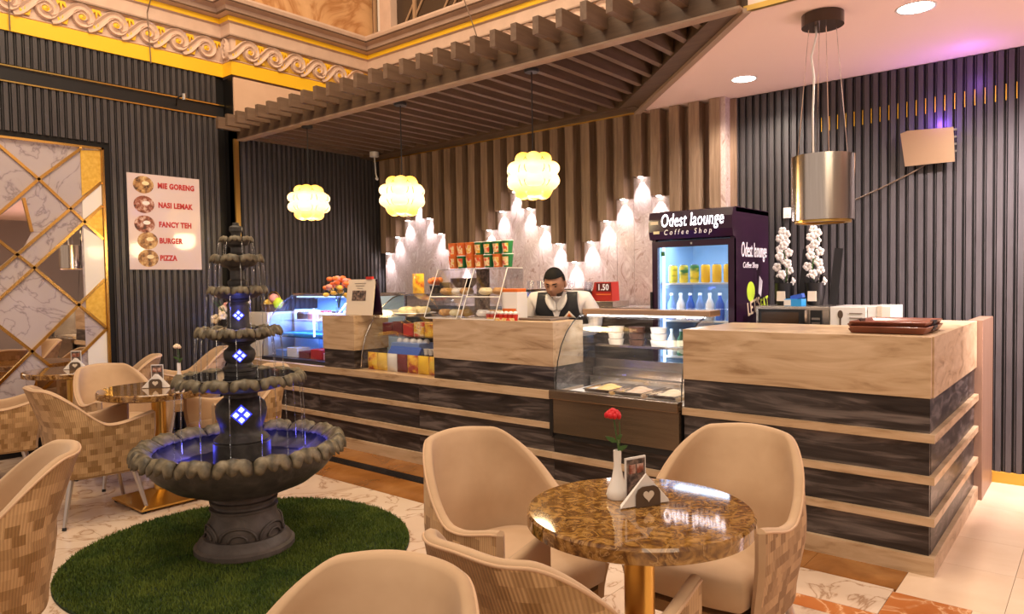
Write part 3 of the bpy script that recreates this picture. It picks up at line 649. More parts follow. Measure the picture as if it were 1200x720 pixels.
box('led_strip', (LX0+.05, 4.31, 1.318), (LX1-.05, 4.33, 1.329), M['led_cool'], lc); box('led_post', (-5.80, 4.0, .95), (-5.785, 4.012, 1.22), M['led_cool'], lc)
box('shelf', (LX0+.03, 4.12, 1.08), (LX1-.03, 4.59, 1.088), M['acrylic'], lc); box('shelf', (LX0+.03, 4.05, .925), (LX1-.03, 4.59, .933), M['acrylic'], lc)
box('rear_bay_back', (-5.49, 4.60, .735), (-5.20, 4.62, 1.33), M['fridge_in'], lc); box('rear_bay_top', (-5.49, 4.30, 1.33), (-5.18, 4.62, 1.36), M['steel'], lc); box('rear_bay_side', (-5.20, 4.31, .735), (-5.18, 4.62, 1.33), M['fridge_in'], lc); box('rear_bay_post', (-5.225, 4.30, .735), (-5.205, 4.315, 1.33), M['porcelain'], lc)
light('cabinet_led', 'AREA', (-5.85, 4.31, 1.315), 40, (.14, .33, 1.0), 1.25, .1, (-5.85, 4.25, .7))
for k in range(5):
    x0 = -6.42+k*.19; t_ = thing('cake', f'{("chocolate", "pink iced", "cream", "brown glazed", "berry")[k]} cake on the blue lit cabinet shelf', 'cake', (x0, 4.32, 1.088), 'cakes in the blue cabinet')
    turned('board', [(0, 1.0885), (.085, 1.0885), (.085, 1.093), (0, 1.093)], (x0, 4.32), M['white'], t_, 20); turned('sponge', [(0, 1.094), (.07, 1.094), (.072, 1.15), (.062, 1.165), (0, 1.167)], (x0, 4.32), [M['choc'], M['flower_p'], M['cake'], M['bread'], M['dark_red']][k], t_, 20)
    bm = bmesh.new()
    for a in range(5): ball(bm, (x0+.045*math.cos(a*1.257), 4.32+.045*math.sin(a*1.257), 1.174), .013)
    done('topping', bm, [M['cake'], M['white'], M['rose'], M['choc'], M['white']][k], t_, True)
for k in range(5):
    x0 = -6.45+k*.20; t_ = tag(box('snack_carton', (x0, 4.0, .736), (x0+.17, 4.16, .80+.03*(k % 2)), [M['lblue'], M['porcelain'], M['dark_red'], M['red'], M['flower_p']][k], None, .004), f'{("light blue", "white", "maroon", "red", "pink")[k]} carton at the bottom of the blue cabinet', 'carton', 'cartons in the blue cabinet')
tag(box('blue_cloth', (-6.5, 4.10, .934), (-5.75, 4.5, .965), M['sky'], None, .012), 'bright blue folded cloth on the lower shelf of the cake cabinet', 'cloth')
# carton and fruit basket behind it
tag(box('white_carton', (-6.97, 4.02, .702), (-6.62, 4.40, 1.17), M['porcelain'], None, .004), 'large white carton at the left end of the counter', 'carton')
fb = thing('fruit_basket', 'dark basket of fruit and flowers on the white carton', 'basket', (-6.78, 4.2, 1.17))
turned('basket', [(0, 1.171), (.10, 1.171), (.14, 1.25), (.13, 1.25), (.09, 1.18), (0, 1.18)], (-6.78, 4.2), M['choc'], fb, 18)
bm = bmesh.new(); tube(bm, [(-6.78+.135*math.cos(a), 4.2, 1.25+.13*math.sin(a)) for a in np.linspace(0, PI, 12)], .006, 6); done('handle', bm, M['brass'], fb, True)
bm = bmesh.new()
for a in range(5): ball(bm, (-6.78+.07*math.cos(a*1.3), 4.2+.06*math.sin(a*1.3), 1.255), .045)
done('lemons', bm, M['flower_y'], fb, True, kind='stuff'); bm = bmesh.new(); ball(bm, (-6.70, 4.15, 1.31), .05); done('pink_bloom', bm, M['flower_p'], fb, True); bm = bmesh.new(); ball(bm, (-6.66, 4.17, 1.26), .05, (1, 1, 1.2)); done('green_fruit', bm, M['lime'], fb, True)

# ---- middle curved case, open ledge below it
mc = thing('snack_display', 'curved glass snack display between oak block and tall counter', 'display case', (-4.55, 4.2, .70))
MX0, MX1 = -5.02, -4.07
cp = [(3.935, .715), (3.945, .83), (3.99, .99), (4.09, 1.15), (4.20, 1.25), (4.32, 1.32), (4.42, 1.345)]
bm = bmesh.new(); prism(bm, strip_poly(cp, .006), 'x', MX0+.01, MX1-.01); done('curved_glass', bm, M['case_glass'], mc, True, sharp=40)
bm = bmesh.new(); tube(bm, [(MX0+.012, p[0], p[1]) for p in cp], .005, 6); done('glass_edge', bm, M['chrome'], mc, True)
for z_ in (.99, 1.16): box('shelf', (MX0+.03, 4.13 if z_ > 1.1 else 4.05, z_), (MX1-.02, 4.46, z_+.008), M['acrylic'], mc)
box('back_panel', (MX0+.02, 4.47, .702), (MX1-.02, 4.49, 1.16), M['black'], mc); box('top_rail', (MX0, 4.40, 1.335), (MX1, 4.47, 1.35), M['steel'], mc)
for xg in (MX0+.02, MX1-.04): box('rear_post', (xg, 4.44, .702), (xg+.02, 4.46, 1.335), M['steel'], mc)
box('name_card_holder', (MX0+.06, 4.11, 1.168), (MX0+.10, 4.12, 1.19), M['white'], mc)
t_ = thing('bread_plate', 'oval plate of pale bread on the upper snack shelf', 'plate', (-4.68, 4.28, 1.168))
turned('plate', [(0, 1.169), (.14, 1.169), (.19, 1.185), (.185, 1.19), (.13, 1.175), (0, 1.175)], (-4.68, 4.28), M['porcelain'], t_, 28)
bm = bmesh.new()
for a in range(6): ball(bm, (-4.68+.09*math.cos(a*1.05), 4.28+.09*math.sin(a*1.05), 1.21), .055, (1, 1, .6))
done('bread', bm, M['cake'], t_, True)
for k in range(6):
    x0 = -4.93+k*.135
    tag(box('snack_box', (x0, 4.12, .999), (x0+.118, 4.24, 1.10+.015*(k % 2)), [M['dark_red'], M['dark_red'], M['red'], M['print'], M['bag_print'], M['print']][k], None, .003), f'{("maroon", "dark maroon", "red", "red printed", "yellow printed", "orange printed")[k]} box on the middle snack shelf, {order6[k]} from the left', 'box', 'boxes on the middle shelf')
sb = thing('tissue_carton', 'light blue and white carton with fluffy white top on the ledge', 'carton', (-4.60, 4.13, .84))
box('stand', (-4.75, 4.07, .701), (-4.40, 4.28, .84), M['dark_red'], sb); box('carton', (-4.75, 4.06, .841), (-4.40, 4.24, .94), M['lblue'], sb, .004)
bm = bmesh.new()
for k in range(8): ball(bm, (-4.72+k*.042, 4.14+.03*(k % 2), .945), .03)
done('white_tissue', bm, M['paper'], sb, True)
bm = bmesh.new(); vs = bx(bm, (-4.74, 4.0, .83), (-4.36, 4.02, .92)); rot_pts(vs, R(-35), 'X', (-4.55, 4.01, .83)); o = done('blue_leaflet_box', bm, M['blue'], None); tag(o, 'dark blue and white flat box leaning in front of the light blue carton', 'box')
for k in range(5):
    t_ = thing('white_cup', f'small white cup on the ledge, {("leftmost", "second", "third", "fourth", "rightmost")[k]} of five', 'cup', (-4.33+k*.055, 4.08, .70), 'small white cups')
    turned('cup', [(0, .85), (.019, .85), (.026, .90), (.022, .90), (.016, .856), (0, .856)], (-4.33+k*.055, 4.08), M['white'], t_, 12)
    turned('foot', [(0, .701), (.018, .701), (.018, .85), (0, .85)], (-4.33+k*.055, 4.08), M['black'], t_, 10)
def bag(name, cx, cy, z0, w_, h_, d_, mat, label, group=None, rz=0):
    bm = bmesh.new(); n = 8; g = []
    for i in range(n+1):
        row = []
        for j in range(n+1):
            u_, v_ = i/n, j/n; th = d_*.5*(max(0, math.sin(PI*u_))**.6)*(max(0, math.sin(PI*v_))**.6)
            row.append((cx+(u_-.5)*w_, z0+v_*h_, th))
        g.append(row)
    F = [[bm.verts.new((p[0], cy-p[2]-.001, p[1])) for p in r_] for r_ in g]; Bk = [[bm.verts.new((p[0], cy+p[2]+.001, p[1])) for p in r_] for r_ in g]
    for i in range(n):
        for j in range(n):
            bm.faces.new((F[i][j], F[i+1][j], F[i+1][j+1], F[i][j+1])); bm.faces.new((Bk[i][j], Bk[i][j+1], Bk[i+1][j+1], Bk[i+1][j]))
    return tag(done(name, bm, mat, None, True), label, 'snack bag', group)
nm = ('leftmost', 'second', 'third', 'fourth', 'fifth', 'sixth', 'rightmost')
for k in range(7):
    bag('crisp_bag', -4.92+k*.128, 3.995, .701, .125, .15, .06, [M['bag_print'], M['flower_y'], M['porcelain'], M['dark_red'], M['bag_print'], M['yellow'], M['bag_print']][k], f'{("orange printed", "yellow", "white", "maroon", "printed", "golden yellow", "orange and yellow")[k]} crisp bag standing on the counter ledge, {nm[k]} of seven', 'crisp bags on the ledge')
bag('yellow_bag', -4.80, 4.44, 1.352, .15, .18, .07, M['bag_print'], 'bright yellow snack bag standing on top of the snack display')

# ---- clear pastry bins with cups on top
pb = thing('pastry_bins', 'clear acrylic two-tier pastry bins on the tall counter', 'display case', (-3.78, 4.08, 1.165))
for (x0, x1) in ((-4.16, -3.80), (-3.76, -3.42)):
    bm = bmesh.new(); prism(bm, [(3.90, 1.176), (4.06, 1.55), (4.24, 1.55), (4.24, 1.546), (4.063, 1.546), (3.906, 1.176)], 'x', x0, x1); done('sloped_lid', bm, M['acrylic'], pb)
    for xg in (x0, x1-.005):
        bm = bmesh.new(); prism(bm, [(3.90, 1.176), (4.06, 1.55), (4.24, 1.55), (4.24, 1.176)], 'x', xg, xg+.005); done('side_sheet', bm, M['acrylic'], pb)
        bm = bmesh.new(); tube(bm, [(xg+.0025, 3.90, 1.176), (xg+.0025, 4.06, 1.55), (xg+.0025, 4.24, 1.55)], .0035, 6); done('bright_edge', bm, M['white'], pb)
    box('rear_sheet', (x0, 4.24, 1.176), (x1, 4.246, 1.55), M['acrylic'], pb); box('tier', (x0+.006, 3.97, 1.34), (x1-.006, 4.238, 1.346), M['acrylic'], pb)
    box('tray', (x0+.006, 3.905, 1.1665), (x1-.006, 4.238, 1.176), M['porcelain'], pb)
    bm = bmesh.new(); tube(bm, [(x0, 3.966, 1.335), (x1, 3.966, 1.335)], .005, 6); done('front_rail', bm, M['white'], pb)
box('bridge_board', (-4.16, 4.08, 1.551), (-3.42, 4.25, 1.558), M['acrylic'], pb); box('poster_panel', (-3.80, 4.13, 1.18), (-3.76, 4.24, 1.55), M['photo_dark'], pb)
pk = 0
for (x0, z_) in ((-4.10, 1.177), (-3.98, 1.177), (-3.87, 1.177), (-3.69, 1.177), (-3.58, 1.177), (-3.49, 1.177), (-4.08, 1.347), (-3.95, 1.347), (-3.86, 1.347), (-3.66, 1.347), (-3.52, 1.347)):
    bm = bmesh.new(); ball(bm, (x0, 4.08, z_+.028), .055, (1, 1.1, .5), 14, 8)
    for a in range(3): ball(bm, (x0-.03+a*.03, 4.08, z_+.045), .022, (.7, 1.6, .6))
    tag(done('pastry', bm, [M['bread'], M['cake'], M['bread'], M['porcelain']][pk % 4], None, True), f'pastry on the {"lower" if z_ < 1.3 else "upper"} tier of the clear bins, {("first", "second", "third", "fourth", "fifth", "sixth")[pk if pk < 6 else pk-6]} from the left', 'pastry', 'pastries in the clear bins'); pk += 1
t_ = thing('dark_bowl', 'dark round bowl standing on the upper tier of the left bin', 'bowl', (-3.97, 4.19, 1.39)); turned('bowl', [(0, 1.395), (.06, 1.395), (.105, 1.45), (.11, 1.48), (.103, 1.48), (.055, 1.41), (0, 1.41)], (-3.97, 4.17), M['black'], t_, 24)
order = ('first', 'second', 'third', 'fourth', 'fifth', 'sixth', 'seventh')
for row in range(2):
    for k in range(7):
        x0 = -4.07+k*.095; z0 = 1.559+row*.102
        green = (k >= 3) if row else (k in (1, 4, 6))
        c_ = thing('noodle_cup', f'{"green" if green else "orange"} instant noodle cup in the {"upper" if row else "lower"} row on the bins, {order[k]} from the left', 'cup', (x0, 4.16, z0), 'instant noodle cups')
        turned('cup', [(0, z0), (.033, z0), (.044, z0+.096), (0, z0+.096)], (x0, 4.16), M['green'] if green else M['orange'], c_, 18)
        turned('lid', [(0, z0+.096), (.047, z0+.096), (.047, z0+.101), (0, z0+.1012)], (x0, 4.16), M['white'] if green else M['orange'], c_, 18)
        bm = bmesh.new(); n = 7
        vv = [[bm.verts.new((x0+(.0345+.0105*h_)*math.sin(a)*1.01, 4.16-(.0345+.0105*h_)*math.cos(a)*1.01, z0+.012+.066*h_)) for h_ in (0, 1)] for a in np.linspace(-.75, .75, n)]
        for a_, b_ in zip(vv, vv[1:]): bm.faces.new((a_[0], b_[0], b_[1], a_[1]))
        done('printed_label', bm, M['print'], c_, True)
# lolly carton and small red cups to its front
lb = thing('lolly_carton', 'white and orange display carton on the tall counter', 'carton', (-3.33, 4.05, 1.165))
box('carton', (-3.43, 4.0, 1.166), (-3.285, 4.12, 1.37), M['porcelain'], lb, .003); box('orange_top', (-3.425, 4.002, 1.37), (-3.29, 4.115, 1.395), M['orange'], lb, .006); box('front_print', (-3.42, 3.995, 1.18), (-3.295, 4.0, 1.25), M['orange'], lb)
for k in range(7):
    x0 = -3.52+k*.043; c_ = thing('dessert_cup', f'tiny red and white dessert cup on the counter, {order[k]} from the left', 'cup', (x0, 3.95, 1.165), 'tiny red dessert cups')
    turned('cup', [(0, 1.166), (.016, 1.166), (.02, 1.21), (0, 1.21)], (x0, 3.95), M['red'], c_, 12); bm = bmesh.new(); ball(bm, (x0, 3.95, 1.218), .02, (1, 1, .8), 10, 6); done('cream', bm, M['white'], c_, True)
tag(box('printed_tray', (-3.50, 3.912, 1.166), (-3.25, 3.925, 1.185), M['print'], None), 'thin printed card strip lying before the tiny red cups', 'card')
ta = thing('serving_tray', 'flat grey tray lying in front of the barista', 'tray', (-3.15, 4.15, 1.165)); box('base', (-3.33, 4.02, 1.166), (-3.0, 4.24, 1.172), M['tray_grey'], ta, .002)
bm = bmesh.new(); tube(bm, [(-3.33, 4.02, 1.178), (-3.0, 4.02, 1.178), (-3.0, 4.24, 1.178), (-3.33, 4.24, 1.178), (-3.33, 4.02, 1.178)], .007, 6); done('rim', bm, M['tray_grey'], ta)
# orange flower doll and snack by the yellow bag
t_ = thing('flower_posy', 'small posy of orange flowers beside the yellow snack bag', 'flowers', (-4.58, 4.44, 1.35)); turned('pot', [(0, 1.351), (.04, 1.351), (.055, 1.42), (0, 1.42)], (-4.58, 4.44), M['black'], t_, 16)
bm = bmesh.new()
for k in range(9): ball(bm, (-4.58+.05*math.cos(k*2.4)*(k/9)**.5, 4.44+.05*math.sin(k*2.4)*(k/9)**.5, 1.45+.01*(k % 3)), .026)
done('blooms', bm, M['flower_o'], t_, True)
tag(box('black_tin', (-4.50, 4.41, 1.351), (-4.38, 4.46, 1.45), M['black'], None, .008), 'black box on top of the snack display', 'box')

# picture menu and flower vase on the oak block
mn = thing('picture_menu', 'cream standing menu card with a dark dish picture on the oak block', 'menu', (-5.08, 4.0, 1.17))
bm = bmesh.new(); vs = bx(bm, (-5.27, 3.975, 1.171), (-4.895, 3.985, 1.49)); rot_pts(vs, R(-8), 'X', (-5.08, 3.98, 1.171)); done('card', bm, M['cream'], mn)
bm = bmesh.new(); vs = bx(bm, (-5.19, 3.9722, 1.30), (-5.0, 3.9745, 1.39)); rot_pts(vs, R(-8), 'X', (-5.08, 3.98, 1.171)); done('dish_picture', bm, M['photo_dark'], mn)
for q in range(3):
    bm = bmesh.new(); vs = bx(bm, (-5.17+q*.02, 3.9722, 1.452-q*.022), (-5.01-q*.02, 3.9745, 1.455-q*.022)); rot_pts(vs, R(-8), 'X', (-5.08, 3.98, 1.171)); done('text_line', bm, M['brown_plate'], mn)
bm = bmesh.new(); vs = bx(bm, (-5.30, 4.07, 1.171), (-4.87, 4.08, 1.49)); rot_pts(vs, R(9), 'X', (-5.08, 4.075, 1.171)); done('rear_leg', bm, M['fridge'], mn)
box('clip', (-5.01, 4.01, 1.487), (-4.93, 4.035, 1.51), M['red'], mn)
fv_ = thing('glass_vase', 'slim glass vase of orange and yellow flowers left of the picture menu', 'vase', (-5.42, 4.02, 1.17))
turned('vase', [(0, 1.171), (.035, 1.171), (.03, 1.22), (.018, 1.28), (.03, 1.34), (.027, 1.34), (.014, 1.28), (.026, 1.22), (.03, 1.18), (0, 1.18)], (-5.42, 4.02), M['acrylic'], fv_, 18)
bm = bmesh.new()
for k in range(7): a = k*2.39; tube(bm, [(-5.42, 4.02, 1.22), (-5.42+.02*math.cos(a), 4.02+.02*math.sin(a), 1.33), (-5.42+.09*math.cos(a), 4.02+.09*math.sin(a), 1.42)], .003, 5)
done('stems', bm, M['leaf'], fv_)
for mt, off, n_ in (('flower_y', 0, 9), ('flower_o', 5, 12), ('flower_p', 3, 7)):
    bm = bmesh.new()
    for k in range(n_):
        a = (k*2.39+off); rr = .14*((k+.5)/n_)**.5; ball(bm, (-5.42+rr*math.cos(a)*1.0, 4.02+rr*.8*math.sin(a), (1.38 if mt == 'flower_y' else 1.46)+.045*math.sin(k*1.7)), .03, (1, 1, .7), 8, 6)
    done('blooms', bm, M[mt], fv_, True)
bm = bmesh.new(); ball(bm, (-5.39, 4.01, 1.171), .0301, (2.2, 2.0, .35)); tag(done('napkin', bm, M['paper'], None, True), 'crumpled white napkin at the foot of the glass vase', 'napkin')

# ================================================================== BACK COUNTER AND EQUIPMENT
bc = thing('back_counter', 'steel topped back counter along the marble wall', 'counter', (-4.2, 5.5, 0)); box('top', (-5.6, 5.2, 1.17), (-2.75, 5.78, 1.21), M['steel'], bc); box('front', (-5.6, 5.24, 0), (-2.75, 5.28, 1.17), M['grey_wood'], bc)
for xg in (-5.58, -2.80): box('side', (xg, 5.28, 0), (xg+.03, 5.78, 1.17), M['grey_wood'], bc)
cm = thing('coffee_machine', 'black and chrome espresso machine behind the barista', 'coffee machine', (-4.1, 5.45, 1.21))
box('body', (-4.40, 5.3, 1.212), (-3.70, 5.65, 1.36), M['black'], cm, .02); box('top_tray', (-4.38, 5.3, 1.361), (-3.72, 5.62, 1.372), M['chrome'], cm); box('panel', (-4.34, 5.292, 1.30), (-3.76, 5.30, 1.345), M['chrome'], cm)
for k in range(3): turned('group_head', [(0, 1.26), (.03, 1.26), (.03, 1.30), (0, 1.30)], (-4.25+k*.18, 5.272), M['chrome'], cm, 12)
for k in range(5):
    t_ = thing('glass_cup', f'clear glass on top of the espresso machine, {order[k]} from the left', 'glass', (-4.30+k*.12, 5.45, 1.372), 'glasses on the machine'); turned('bowl', [(0, 1.373), (.028, 1.373), (.04, 1.45), (.037, 1.45), (.025, 1.378), (0, 1.378)], (-4.30+k*.12, 5.45), M['acrylic'], t_, 14)
gr = thing('coffee_grinder', 'dark coffee grinder on the back counter right of the barista', 'grinder', (-3.68, 5.4, 1.21)); box('body', (-3.66, 5.32, 1.212), (-3.56, 5.48, 1.36), M['black'], gr, .02); turned('hopper', [(0, 1.36), (.03, 1.36), (.06, 1.44), (0, 1.445)], (-3.61, 5.4), M['acrylic'], gr, 16)
for k in range(2):
    x0 = -3.57+k*.0; 
gl_ = thing('wine_glass', 'clear stemmed glass beside the red price box', 'glass', (-3.50, 5.3, 1.21)); turned('bowl', [(0, 1.212), (.03, 1.212), (.005, 1.22), (.005, 1.30), (.04, 1.36), (.035, 1.43), (.032, 1.43), (.036, 1.36), (0, 1.305)], (-3.50, 5.26), M['acrylic'], gl_, 16)
rb = thing('price_box', 'red box with white price figures on the back counter', 'box', (-3.44, 5.42, 1.27))
box('drawer', (-3.56, 5.28, 1.212), (-3.27, 5.55, 1.262), M['steel'], rb, .003)
bm = bmesh.new(); prism(bm, [(-3.56, 1.264), (-3.335, 1.264), (-3.345, 1.43), (-3.52, 1.43)], 'y', 5.38, 5.5); done('red_box', bm, M['red'], rb); box('dark_top', (-3.50, 5.376, 1.345), (-3.347, 5.379, 1.42), M['dark_red'], rb)
box('yellow_line', (-3.50, 5.376, 1.315), (-3.35, 5.379, 1.325), M['flower_o'], rb); text('price_figures', '1.50', .075, M['letter_white'], rb, (-3.485, 5.374, 1.358), squeeze=.85, bold=.002)

# ---- branded drinks fridge
FX0, FX1, FY0, FY1 = -2.665, -2.02, 4.88, 5.54
fr = thing('drinks_fridge', 'tall plum drinks fridge with lit glass door and a coffee shop sign', 'fridge', ((FX0+FX1)/2, 5.2, 0))
box('side_panel', (FX1-.03, FY0, .03), (FX1, FY1, 1.95), M['fridge'], fr); box('side_panel', (FX0, FY0, .03), (FX0+.03, FY1, 1.95), M['fridge'], fr)
box('back_panel', (FX0+.03, FY1-.04, .03), (FX1-.03, FY1, 1.74), M['fridge_in'], fr); box('top_panel', (FX0, FY0+.02, 1.92), (FX1, FY1, 1.955), M['fridge'], fr)
box('inner_side', (FX1-.036, FY0+.03, .30), (FX1-.0305, FY1-.04, 1.73), M['fridge_in'], fr); box('inner_side', (FX0+.0305, FY0+.03, .30), (FX0+.036, FY1-.04, 1.73), M['fridge_in'], fr)
box('inner_ceiling', (FX0+.03, FY0+.03, 1.73), (FX1-.03, FY1-.04, 1.75), M['fridge_in'], fr); box('plinth', (FX0, FY0, .03), (FX1, FY0+.4, .30), M['fridge'], fr)
for xg in (FX0+.05, FX1-.09):
    for yg in (FY0+.05, FY1-.09): box('foot', (xg, yg, 0), (xg+.04, yg+.04, .03), M['black'], fr)
bm = bmesh.new(); prism(bm, [(FY0+.02, 1.735), (FY0-.03, 1.745), (FY0-.045, 1.80), (FY0-.045, 1.89), (FY0-.03, 1.945), (FY0+.02, 1.955)], 'x', FX0-.005, FX1+.005); hd = done('header_sign', bm, M['fridge'], fr)
text('sign_lettering', 'Odest laounge', .135, M['sign_letter'], hd, (FX0+.095, FY0-.046, 1.835), shear=.16, bold=.0, squeeze=.57)
text('sign_lettering', 'C o f f e e   S h o p', .055, M['letter_white'], hd, (FX0+.12, FY0-.046, 1.775), shear=.2, squeeze=.80)
box('gold_flash', (FX0+.01, FY0-.047, 1.855), (FX0+.075, FY0-.0455, 1.88), M['cream'], hd); box('gold_flash', (FX0+.035, FY0-.047, 1.785), (FX0+.085, FY0-.0455, 1.805), M['flower_c'], hd)
dr = box('door', (FX0, FY0-.004, .31), (FX0+.045, FY0+.028, 1.73), M['fridge'], fr)
for lo, hi in (((FX1-.045, FY0-.004, .31), (FX1, FY0+.028, 1.73)), ((FX0+.045, FY0-.004, .31), (FX1-.045, FY0+.028, .36)), ((FX0+.045, FY0-.004, 1.685), (FX1-.045, FY0+.028, 1.73))): box('door_frame', lo, hi, M['fridge'], dr)
box('door_glass', (FX0+.045, FY0+.010, .36), (FX1-.045, FY0+.016, 1.685), M['glass'], dr); box('door_handle', (FX0-.012, FY0-.02, 1.15), (FX0+.004, FY0+.0, 1.35), M['black'], dr); box('door_sticker', (FX0+.07, FY0+.004, 1.62), (FX0+.10, FY0+.0095, 1.655), M['green'], dr)
box('lock', (-2.35, FY0-.008, 1.70), (-2.335, FY0-.004, 1.715), M['chrome'], dr)
SH = (1.415, 1.135, .86, .58)
for z_ in SH: box('wire_shelf', (FX0+.04, FY0+.06, z_-.012), (FX1-.04, FY1-.05, z_), M['white'], fr)
box('price_rail', (FX0+.04, FY0+.05, 1.375), (FX1-.04, FY0+.06, 1.413), M['acrylic'], fr)
box('inner_led', (FX0+.06, FY0+.045, .4), (FX0+.075, FY0+.06, 1.7), M['led_cool'], fr)
light('fridge_light', 'AREA', (-2.34, 5.05, 1.72), 2.2, (.68, .84, 1.0), .5, .2, (-2.34, 5.15, 0)); light('fridge_light', 'AREA', (-2.60, 4.95, 1.0), 1.8, (.68, .84, 1.0), .1, 1.2, (-2.1, 5.4, 1.0)); light('fridge_light', 'AREA', (-2.34, 5.0, 1.39), 1.0, (.68, .84, 1.0), .5, .1, (-2.34, 5.3, 1.0))
# side lettering
text('side_lettering', 'Odest laounge', .155, M['letter_white'], fr, (FX1+.0015, FY0+.12, 1.60), '+x', shear=.15, bold=.0, squeeze=.50)
text('side_lettering', 'Coffee Shop', .06, M['letter_white'], fr, (FX1+.0015, FY0+.15, 1.52), '+x', shear=.2, squeeze=.9)
text('side_slogan', "LET'S", .14, M['flower_c'], fr, (FX1+.0015, FY0+.24, 1.165), '+x', bold=.002, squeeze=.75, extra=Matrix.Rotation(R(10), 4, 'Z')); text('side_slogan', 'EAT', .14, M['lime'], fr, (FX1+.0015, FY0+.50, 1.185), '+x', bold=.002, squeeze=.62, extra=Matrix.Rotation(R(10), 4, 'Z'))
for (cy, cz, a, b_, mt) in ((FY0+.30, 1.345, .075, .075, 'lime'), (FY0+.25, 1.06, .06, .06, 'lblue')):
    bm = bmesh.new(); prism(bm, [(cy+a*math.cos(k*PI/12), cz+b_*math.sin(k*PI/12)) for k in range(24)], 'x', FX1, FX1+.0015); done('printed_disc', bm, M[mt], fr)
bm = bmesh.new(); prism(bm, [(FY0+.45, 1.33), (FY0+.47, 1.46), (FY0+.53, 1.42), (FY0+.50, 1.30)], 'x', FX1, FX1+.0015); done('printed_leaf', bm, M['letter_white'], fr)
for k in range(6):
    x0 = FX0+.11+k*.088; c_ = thing('drink_can', f'{"yellow" if k > 2 else "green and yellow"} drink can on the upper fridge shelf, {order[k]} from the left', 'can', (x0, FY0+.12, 1.416), 'cans on the upper fridge shelf')
    turned('can', [(0, 1.4165), (.028, 1.4165), (.034, 1.428), (.034, 1.535), (.028, 1.548), (0, 1.548)], (x0, FY0+.12), M['can'] if k < 3 else M['yellow'], c_, 18); turned('lid', [(0, 1.5485), (.027, 1.5485), (.027, 1.552), (0, 1.552)], (x0, FY0+.12), M['chrome'], c_, 18)
for sh, z0 in ((1, 1.136), (2, .861)):
    for k in range(7):
        x0 = FX0+.09+k*.078; c_ = thing('drink_bottle', f'{("blue and white", "white", "blue")[k % 3]} bottle on the {("second", "third")[sh-1]} fridge shelf, {order[k]} from the left', 'bottle', (x0, FY0+.13, z0), f'bottles on the {("second", "third")[sh-1]} fridge shelf')
        turned('bottle', [(0, z0), (.03, z0), (.032, z0+.01), (.032, z0+.12), (.012, z0+.165), (.012, z0+.185), (0, z0+.185)], (x0, FY0+.13), [M['lblue'], M['porcelain'], M['blue']][k % 3] if sh == 1 else [M['porcelain'], M['green'], M['lblue']][k % 3], c_, 16)
        turned('cap', [(0, z0+.1855), (.014, z0+.1855), (.014, z0+.203), (0, z0+.203)], (x0, FY0+.13), M['white'], c_, 12)

# ---- work table behind the corner counter: microwave, orchids, blue box, white cartons
wt = thing('steel_work_table', 'steel work table along the slatted wall behind the corner counter', 'table', (-1.5, 5.4, 0)); box('top', (-1.98, 5.0, .98), (-.75, 5.78, 1.01), M['steel'], wt)
for xg in (-1.97, -.79):
    for yg in (5.01, 5.74): box('leg', (xg, yg, 0), (xg+.03, yg+.03, .98), M['steel'], wt)
mw = thing('microwave', 'steel microwave oven with dark glass door behind the corner counter', 'microwave', (-1.67, 5.25, 1.01))
box('body', (-1.925, 5.02, 1.025), (-1.425, 5.45, 1.245), M['steel'], mw, .006); box('door', (-1.90, 5.008, 1.04), (-1.58, 5.02, 1.225), M['black'], mw); box('door_window', (-1.875, 5.004, 1.06), (-1.62, 5.009, 1.205), M['win_dark'], mw); box('door_handle', (-1.575, 4.99, 1.05), (-1.56, 5.008, 1.22), M['chrome'], mw); box('control_panel', (-1.545, 5.01, 1.05), (-1.47, 5.02, 1.22), M['black'], mw)
for q in range(4): box('button', (-1.535, 5.006, 1.065+q*.03), (-1.48, 5.011, 1.08+q*.03), M['steel'], mw)
for xg in (-1.90, -1.47):
    for yg in (5.05, 5.4): box('foot', (xg, yg, 1.0105), (xg+.03, yg+.03, 1.025), M['black'], mw)
def orchid(x, y, z0, label, s):
    o = thing('orchid_pot', label, 'orchid', (x, y, z0))
    turned('pot', [(0, z0+.001), (.05, z0+.001), (.068, z0+.09), (.07, z0+.16), (.06, z0+.16), (.055, z0+.10), (0, z0+.10)], (x, y), M['black'], o, 20)
    bm = bmesh.new(); prism(bm, [(x-.03, z0+.03), (x+.03, z0+.03), (x+.028, z0+.10), (x-.028, z0+.10)], 'y', y-.073, y-.064); done('pot_label', bm, M['cream'], o)
    bm = bmesh.new(); tube(bm, [(x+.02*math.sin(q*.5)*s, y, z0+.12+.04*q) for q in range(11)], .005, 6); done('stem', bm, M['leaf'], o, True)
    for q in range(15):
        a = q*2.4; zz = z0+.17+q*.026; rr = .055*(1-q/22); cx, cy = x+rr*math.cos(a), y+rr*math.sin(a)-.01
        bm = bmesh.new()
        for p_ in range(5): b2_ = p_*1.257+a; ball(bm, (cx+.017*math.cos(b2_), cy-.006, zz+.017*math.sin(b2_)), .016, (1, .35, 1), 8, 5)
        done('blossom', bm, M['flower_w'], o, True)
    for q in range(5):
        a = q*1.3+.6; bm = bmesh.new(); prism(bm, [(0, 0), (.02, .03), (.015, .09), (0, .12), (-.015, .09), (-.02, .03)], 'y', -.002, .002)
        bm.transform(Matrix.Translation((x, y, z0+.12)) @ Matrix.Rotation(a, 4, 'Z') @ Matrix.Rotation(R(40), 4, 'Y')); done('leaf', bm, M['black'], o)
    bm = bmesh.new(); vs = bx(bm, (x+.075, y+.05, z0+.001), (x+.13, y+.062, z0+.40)); rot_pts(vs, R(6), 'Y', (x+.1, y+.05, z0)); done('backing_leaf', bm, M['black'], o)
orchid(-1.80, 5.25, 1.246, 'white orchid in a black pot next to the fridge, left of the pair', 1); orchid(-1.585, 5.25, 1.246, 'white orchid in a black pot right of the blue box', -1)
